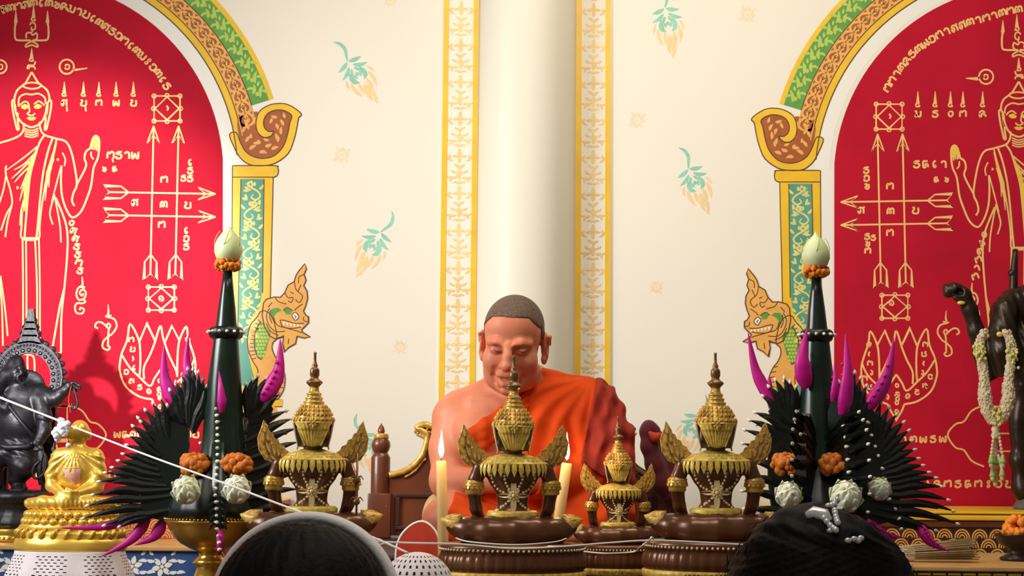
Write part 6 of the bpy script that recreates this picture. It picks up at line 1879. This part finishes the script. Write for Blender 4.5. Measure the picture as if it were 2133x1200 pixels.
# ================================================================== dark bronze statue at the right, its garland
def bronze_figure():
    Y = 4.62; s = Y / FPX
    o = P(2130, 1052, Y); ztop = P(2040, 1066, 4.41).z
    root = empty('bronze_figure', (o.x, Y, ztop))
    tag(root, 'dark bronze figure with one raised curling arm, behind the flower garland', 'statue')
    def L(x, y, d=0): v = P(x, y, Y); return ((v.x - o.x) / s, d, (v.z - ztop) / s)
    sd = SDF((-180, -75, 8), (130, 75, 480), 3.0)
    sd.chain([L(1974, 608, -8), L(1986, 604, -8), L(2004, 614, -8), L(2018, 646, -6), L(2032, 690, -4), L(2047, 735, 0), L(2060, 775, 4)], [12, 14, 15, 15, 16, 19, 20], 8)
    sd.chain([L(1970, 612, -8), L(1968, 600, -8), L(1974, 592, -8)], [9, 6, 2], 4)
    sd.chain([L(1984, 622, -14), L(2000, 634, -16), L(2012, 628, -16)], [5, 5, 3], 3)
    sd.ell(L(1992, 610, -20), (9, 8, 7), 3, 's')
    sd.chain([L(2088, 645, -20), L(2080, 690, -26), L(2086, 735, -24), L(2088, 768, -20)], [24, 26, 27, 20], 12)
    sd.chain([L(2085, 655), L(2110, 632), L(2150, 628), L(2200, 640)], [24, 27, 34, 40], 16)
    sd.ell(L(2170, 760), (62, 52, 150), 24); sd.ell(L(2170, 580, 0), (34, 36, 42), 14)
    sd.chain([L(2240, 660), L(2270, 740), L(2230, 800, -40)], [34, 28, 20], 14)
    sd.chain([L(2136, 780), L(2126, 880), L(2124, 960), L(2134, 1020)], [30, 22, 18, 26], 14); sd.chain([L(2205, 790), L(2215, 900), L(2210, 1020)], [36, 28, 28], 14)
    X, Y_, Z = sd.field()
    sd.D += (1.0 * np.sin(0.12 * Z + 0.05 * X) * (X > -32) * (Z < 260) + 0.9 * np.sin(X * 0.35 + Z * 0.1) * (Z > 250)).astype(np.float32)
    spart(sd, 'body', M_DARKBR, root, s)
    b = MB()
    b.tube(smooth_path([L(2124, 640, 40), L(2124, 580, 40), L(2128, 514, 40)], 3), [9, 9, 5], 10); b.ball(L(2121, 565, 40), 9, 8, 6); part(b, 'staff', M_DARKBR, root, s)
    for x, y, d, r in ((2068, 700, -50, (8, 4, 6)), (2050, 702, -24, (5, 4, 5)), (1996, 633, -23, (9, 3, 4))):
        b = MB(); b.ball(L(x, y, d), r, 10, 7); part(b, 'gilt_spot', M_GOLDP, root, s)
    b = MB(); b.lathe([(78, 0), (80, 6), (74, 14), (70, 24), (60, 28)], 40, (L(2165, 0)[0], 0, 0), sy=0.8, fn=lambda r, z, a: r + 2 * math.sin(a * 7)); part(b, 'stone_base', M_STONE, root, s)
bronze_figure()

def garland():
    Y = 4.50; s = Y / FPX
    o = P(2075, 690, Y)
    root = empty('flower_garland', o)
    tag(root, 'cream and green flower garland with a tassel hanging from the dark bronze figure', 'garland')
    def L(x, y, d=0): v = P(x, y, Y); return ((v.x - o.x) / s, d, (v.z - o.z) / s)
    q = random.Random(5)
    def rope(pts, rads, name, dens=0.5, m=None):
        b = MB(); pp = smooth_path([L(*p) for p in pts], 8)
        b.tube(pp, rads, 12)
        rr = [float(np.interp(i / (len(pp) - 1), np.linspace(0, 1, len(rads)), rads)) for i in range(len(pp))]
        for i, p in enumerate(pp):
            for k in range(9):
                a = q.uniform(0, 6.28); b.ball((p[0] + rr[i] * math.cos(a), p[1] + rr[i] * math.sin(a), p[2] + q.uniform(-3, 3)), (2.6, 2.6, 3.4), 6, 4)
        return part(b, name, m or M_GARL, root, s)
    rope([(2050, 690), (2040, 722), (2048, 770), (2051, 800)], [7, 9, 9, 8], 'strand'); rope([(2051, 800), (2052, 830), (2058, 860), (2070, 880)], [10, 13, 12, 9], 'strand')
    rope([(2096, 690), (2107, 722), (2104, 770), (2100, 800)], [7, 9, 9, 8], 'strand'); rope([(2100, 800), (2100, 830), (2092, 860), (2078, 880)], [10, 13, 12, 9], 'strand')
    def cluster(x, y, rx, ry, n):
        b = MB(); c = L(x, y, -6)
        for i in range(n):
            b.ball((c[0] + q.gauss(0, rx * 0.5), c[1] + q.gauss(0, rx * 0.4), c[2] + q.gauss(0, ry * 0.5)), (q.uniform(2, 4), q.uniform(2, 4), q.uniform(3, 5)), 6, 4)
        part(b, 'flower_cluster', M_YG, root, s)
    cluster(2040, 735, 13, 20, 60); cluster(2107, 738, 13, 20, 60); cluster(2074, 868, 13, 16, 70)
    b = MB(); b.lathe([(6, 0), (10, 6), (7, 14), (9, 20), (6, 26)], 14, L(2074, 914)); part(b, 'tassel_knot', M_GARL, root, s)
    for i, (x, y0, y1) in enumerate(((2060, 905, 962), (2069, 908, 964), (2079, 908, 964), (2088, 905, 962), (2066, 950, 985), (2076, 950, 1000), (2086, 950, 984))):
        b = MB(); c0 = L(2074 + (x - 2074) * 0.35, y0, (i % 3 - 1) * 5); c1 = L(x, y1, (i % 3 - 1) * 9)
        for k in range(7):
            t = k / 6; b.ball([c0[j] + (c1[j] - c0[j]) * t * 0.8 for j in range(3)], (3.4, 3.4, 4.2), 7, 5)
        st = part(b, 'tassel_strand', M_GARL, root, s)
        b = MB(); d = [c0[j] + (c1[j] - c0[j]) * 0.78 for j in range(3)]
        b.lathe([(7.5, -15), (5.5, -10), (3.5, 0), (0, 4)], 8, d); part(b, 'green_flower', M_GREENF, st, s)
        b = MB(); b.lathe([(4, -24), (5, -18), (4, -12)], 8, d); part(b, 'flower_tip', M_GARL, st, s)
M_GARL = mat('garland_cream', (0.66, 0.55, 0.36), 0.7, noise=(60, 0.3))
M_YG = mat('yellow_green_petals', (0.66, 0.62, 0.18), 0.6, noise=(60, 0.3))
M_GREENF = mat('green_flower', (0.28, 0.50, 0.10), 0.6, noise=(40, 0.3))
garland()

# ================================================================== sacred thread
def thread(name, pts, r, label):
    b = MB(); q = random.Random(2)
    pp = smooth_path([tuple(P(*p)) for p in pts], 10)
    b.tube(pp, r, 8)
    o = b.build(name, M_THREAD)
    return tag(o, label, 'thread', 'white cotton threads')
t1 = thread('cotton_thread', [(-90, 790, 3.86), (0, 828, 3.83), (132, 880, 3.775)], 0.0026, 'white cotton thread from the left edge to the face of the golden statue')
t2 = thread('cotton_thread', [(150, 888, 3.745), (300, 946, 3.34), (470, 1008, 3.12), (640, 1072, 2.98), (760, 1113, 2.90), (850, 1152, 2.84)], 0.0021, 'white cotton thread slanting down from the golden statue across the left leaf offering')
t3 = thread('cotton_thread', [(765, 1128, 2.92), (860, 1131, 2.94), (960, 1134, 2.955), (1070, 1143, 2.955), (1180, 1138, 2.955), (1270, 1131, 2.96), (1360, 1126, 2.965), (1480, 1131, 2.965), (1590, 1138, 2.98)], 0.0017, 'white cotton thread running level in front of the crowned statues')
t4 = thread('cotton_thread', [(950, 1121, 3.08), (980, 1129, 3.0), (1069, 1135, 2.975), (1150, 1130, 2.995), (1180, 1122, 3.06)], 0.0014, 'white cotton thread looped around the foot of the middle crowned statue')
t5 = thread('cotton_thread', [(1216, 1149, 3.26), (1262, 1153, 3.235), (1318, 1150, 3.25), (1332, 1141, 3.15), (1352, 1126, 2.96), (1357, 1119, 2.955), (1362, 1124, 2.96)], 0.0016, 'white cotton thread looped around the pedestal of the smallest crowned statue')
b = MB(); q = random.Random(3)
c = P(131, 893, 3.765)
b.ball(tuple(c), (0.016, 0.013, 0.02), 12, 9)
for i in range(26): b.ball((c.x + q.gauss(0, 0.009), c.y + q.gauss(0, 0.006) - 0.003, c.z + q.gauss(0, 0.011)), q.uniform(0.005, 0.009), 8, 6)
tag(b.build('cotton_tuft', mat('white_cotton', (0.82, 0.86, 0.92), 0.9)), 'white cotton tuft stuck to the face of the golden statue', 'cotton')

# ================================================================== small things on the altar
def red_fan():
    Y = 3.42; s = Y / FPX; o = P(872, 1150, Y)
    root = empty('red_fan', (o.x, Y, zt)); h = (o.z - zt) / s
    tag(root, 'red rounded fan with white piping, standing left of the upright candle', 'fan')
    ol = smooth_path([(-46, -60), (-46, 0), (-40, 26), (-28, 44), (-10, 58), (8, 62), (24, 54), (38, 36), (42, 8), (42, -60)], 4)
    b = MB(); b.prism([(u, h + v) for u, v in ol], lambda u, v, t: (u, t - 3 * math.sin(max(0, (v - h + 60)) / 122 * math.pi), v), -3, 3)
    part(b, 'panel', M_CLOTHRED, root, s, smooth=False)
    b = MB(); b.tube([(u, -3 * math.sin((v + 60) / 122 * math.pi) - 1, h + v) for u, v in ol], 2.6, 8); part(b, 'piping', M_THREAD, root, s)
    b = MB(); b.tube([(0, 0, 0), (0, 0, h - 50)], 5, 8); part(b, 'handle', M_WOODD, root, s)
red_fan()
def dome():
    Y = 2.9; s = Y / FPX; o = P(869, 1226, Y)
    root = empty('perforated_cover', (o.x, Y, zt)); h = (o.z - zt) / s
    tag(root, 'white perforated domed cover in front of the red fan', 'cover')
    b = MB(); n, rows = 84, 34; V = []; F = []
    prof = []
    for j in range(rows + 1):
        t = j / rows
        if t < 0.55: prof.append((76, h * t / 0.55))
        else:
            a = (t - 0.55) / 0.45 * math.pi / 2; prof.append((76 * math.cos(a) + 0.5, h + 74 * math.sin(a)))
    for j, (r, z) in enumerate(prof):
        for i in range(n): V.append((r * math.cos(2 * math.pi * i / n), r * math.sin(2 * math.pi * i / n), z))
    for j in range(rows):
        for i in range(n):
            a = 360 * i / n
            hole = (j % 2 == 1 and (i + (j // 2) % 2) % 3 == 0 and j < rows - 3) or (300 < a < 332 and 10 < j < 21)
            if not hole: F.append((j * n + i, j * n + (i + 1) % n, (j + 1) * n + (i + 1) % n, (j + 1) * n + i))
    k = len(V); V.append((0, 0, h + 74.5)); F += [(k, (rows * n + i), rows * n + (i + 1) % n) for i in range(n)]
    b.add(V, F); part(b, 'shell', M_LACE, root, s)
    b = MB(); a0 = R(316); c = Vector((76 * math.cos(a0), 76 * math.sin(a0), h * 0.82))
    tx = Vector((-math.sin(a0), math.cos(a0), 0))
    b.tube([c + tx * 17 * math.cos(a) + Vector((0, 0, 30 * math.sin(a))) + Vector((math.cos(a0), math.sin(a0), 0)) * (2 - 4 * abs(math.cos(a))) for a in [2 * math.pi * i / 24 for i in range(25)]], 3.4, 8); part(b, 'opening_rim', M_LACE, root, s)
    b = MB(); b.lathe([(64, 1), (64, h * 0.9), (44, h + 24), (0, h + 36)], 24); part(b, 'dark_lining', M_WOODD, root, s)
dome()

# bundle of incense sticks, each one a stick of its own
q = random.Random(9); Yi = 4.0
ref = None
b = MB(); b.tube([(0, 0, 0), (0.22, 0, 0)], 0.0016, 6)
LBL = 'thin tan incense stick in the bundle lying on the right altar table'
rb_ = 0.030
hexes = [(i * 0.24 + (0.12 if j % 2 else 0), j * 0.21) for i in range(-5, 6) for j in range(-5, 6)]
for a, c in [h_ for h_ in hexes if h_[0] ** 2 + h_[1] ** 2 < 0.98]:
    p0 = P(1846, 1186, Yi); p1 = P(2032 + q.uniform(-14, 6), 1170, Yi)
    e0 = Vector((p0.x, Yi + a * 0.016, ZR + 0.003 + 0.016 * (c + 1)))
    e1 = Vector((p1.x, Yi + a * 0.045, ZR + 0.004 + 0.028 * (c + 1) + (0.004 if c > 0 else 0)))
    if ref is None: ob = b.build('incense_stick', M_INC); ref = ob
    else: ob = ref.copy(); COL.objects.link(ob)
    d = e1 - e0; ob.location = e0; ob.rotation_euler = d.to_track_quat('X', 'Z').to_euler(); ob.scale = (d.length / 0.22, 1, 1)
    tag(ob, LBL, 'incense stick', 'incense sticks in the bundle')
p = P(1878, 1180, Yi)
b = MB(); b.lathe([(0.0, -0.026), (0.0185, -0.026), (0.0185, 0.026), (0.0, 0.026)], 32)
M = Matrix.Translation((p.x + 0.004, Yi, ZR + 0.0205)) @ Matrix.Rotation(R(90), 4, 'Y'); b.v = [tuple(M @ Vector(v)) for v in b.v]
tag(sharp(b.build('paper_sleeve', M_PAPER)), 'white paper sleeve wrapped round the incense bundle', 'paper')

# dark bowl with an orange flower head at the right edge
Yd = 4.08; s_ = Yd / FPX; o_ = P(2118, 1112, Yd)
root = empty('dark_bowl', (o_.x, Yd, ZR)); h_ = (o_.z - ZR) / s_
tag(root, 'dark bowl holding an orange flower head on the right altar table', 'bowl')
b = MB(); b.lathe([(34, 0), (36, 5), (20, 14), (18, 24), (36, h_ * 0.62), (44, h_ - 4), (46, h_), (42, h_ - 1), (20, h_ * 0.7)], 36); part(b, 'bowl_body', M_DARKBR, root, s_)
b = MB(); marigold_lumps(b, (4, 0, h_ + 10), 14, 20, 60, 1, 3); marigold_lumps(b, (4, 0, h_ + 16), 5, 20, 36, 1, 4); part(b, 'orange_flower', M_MARI, root, s_)
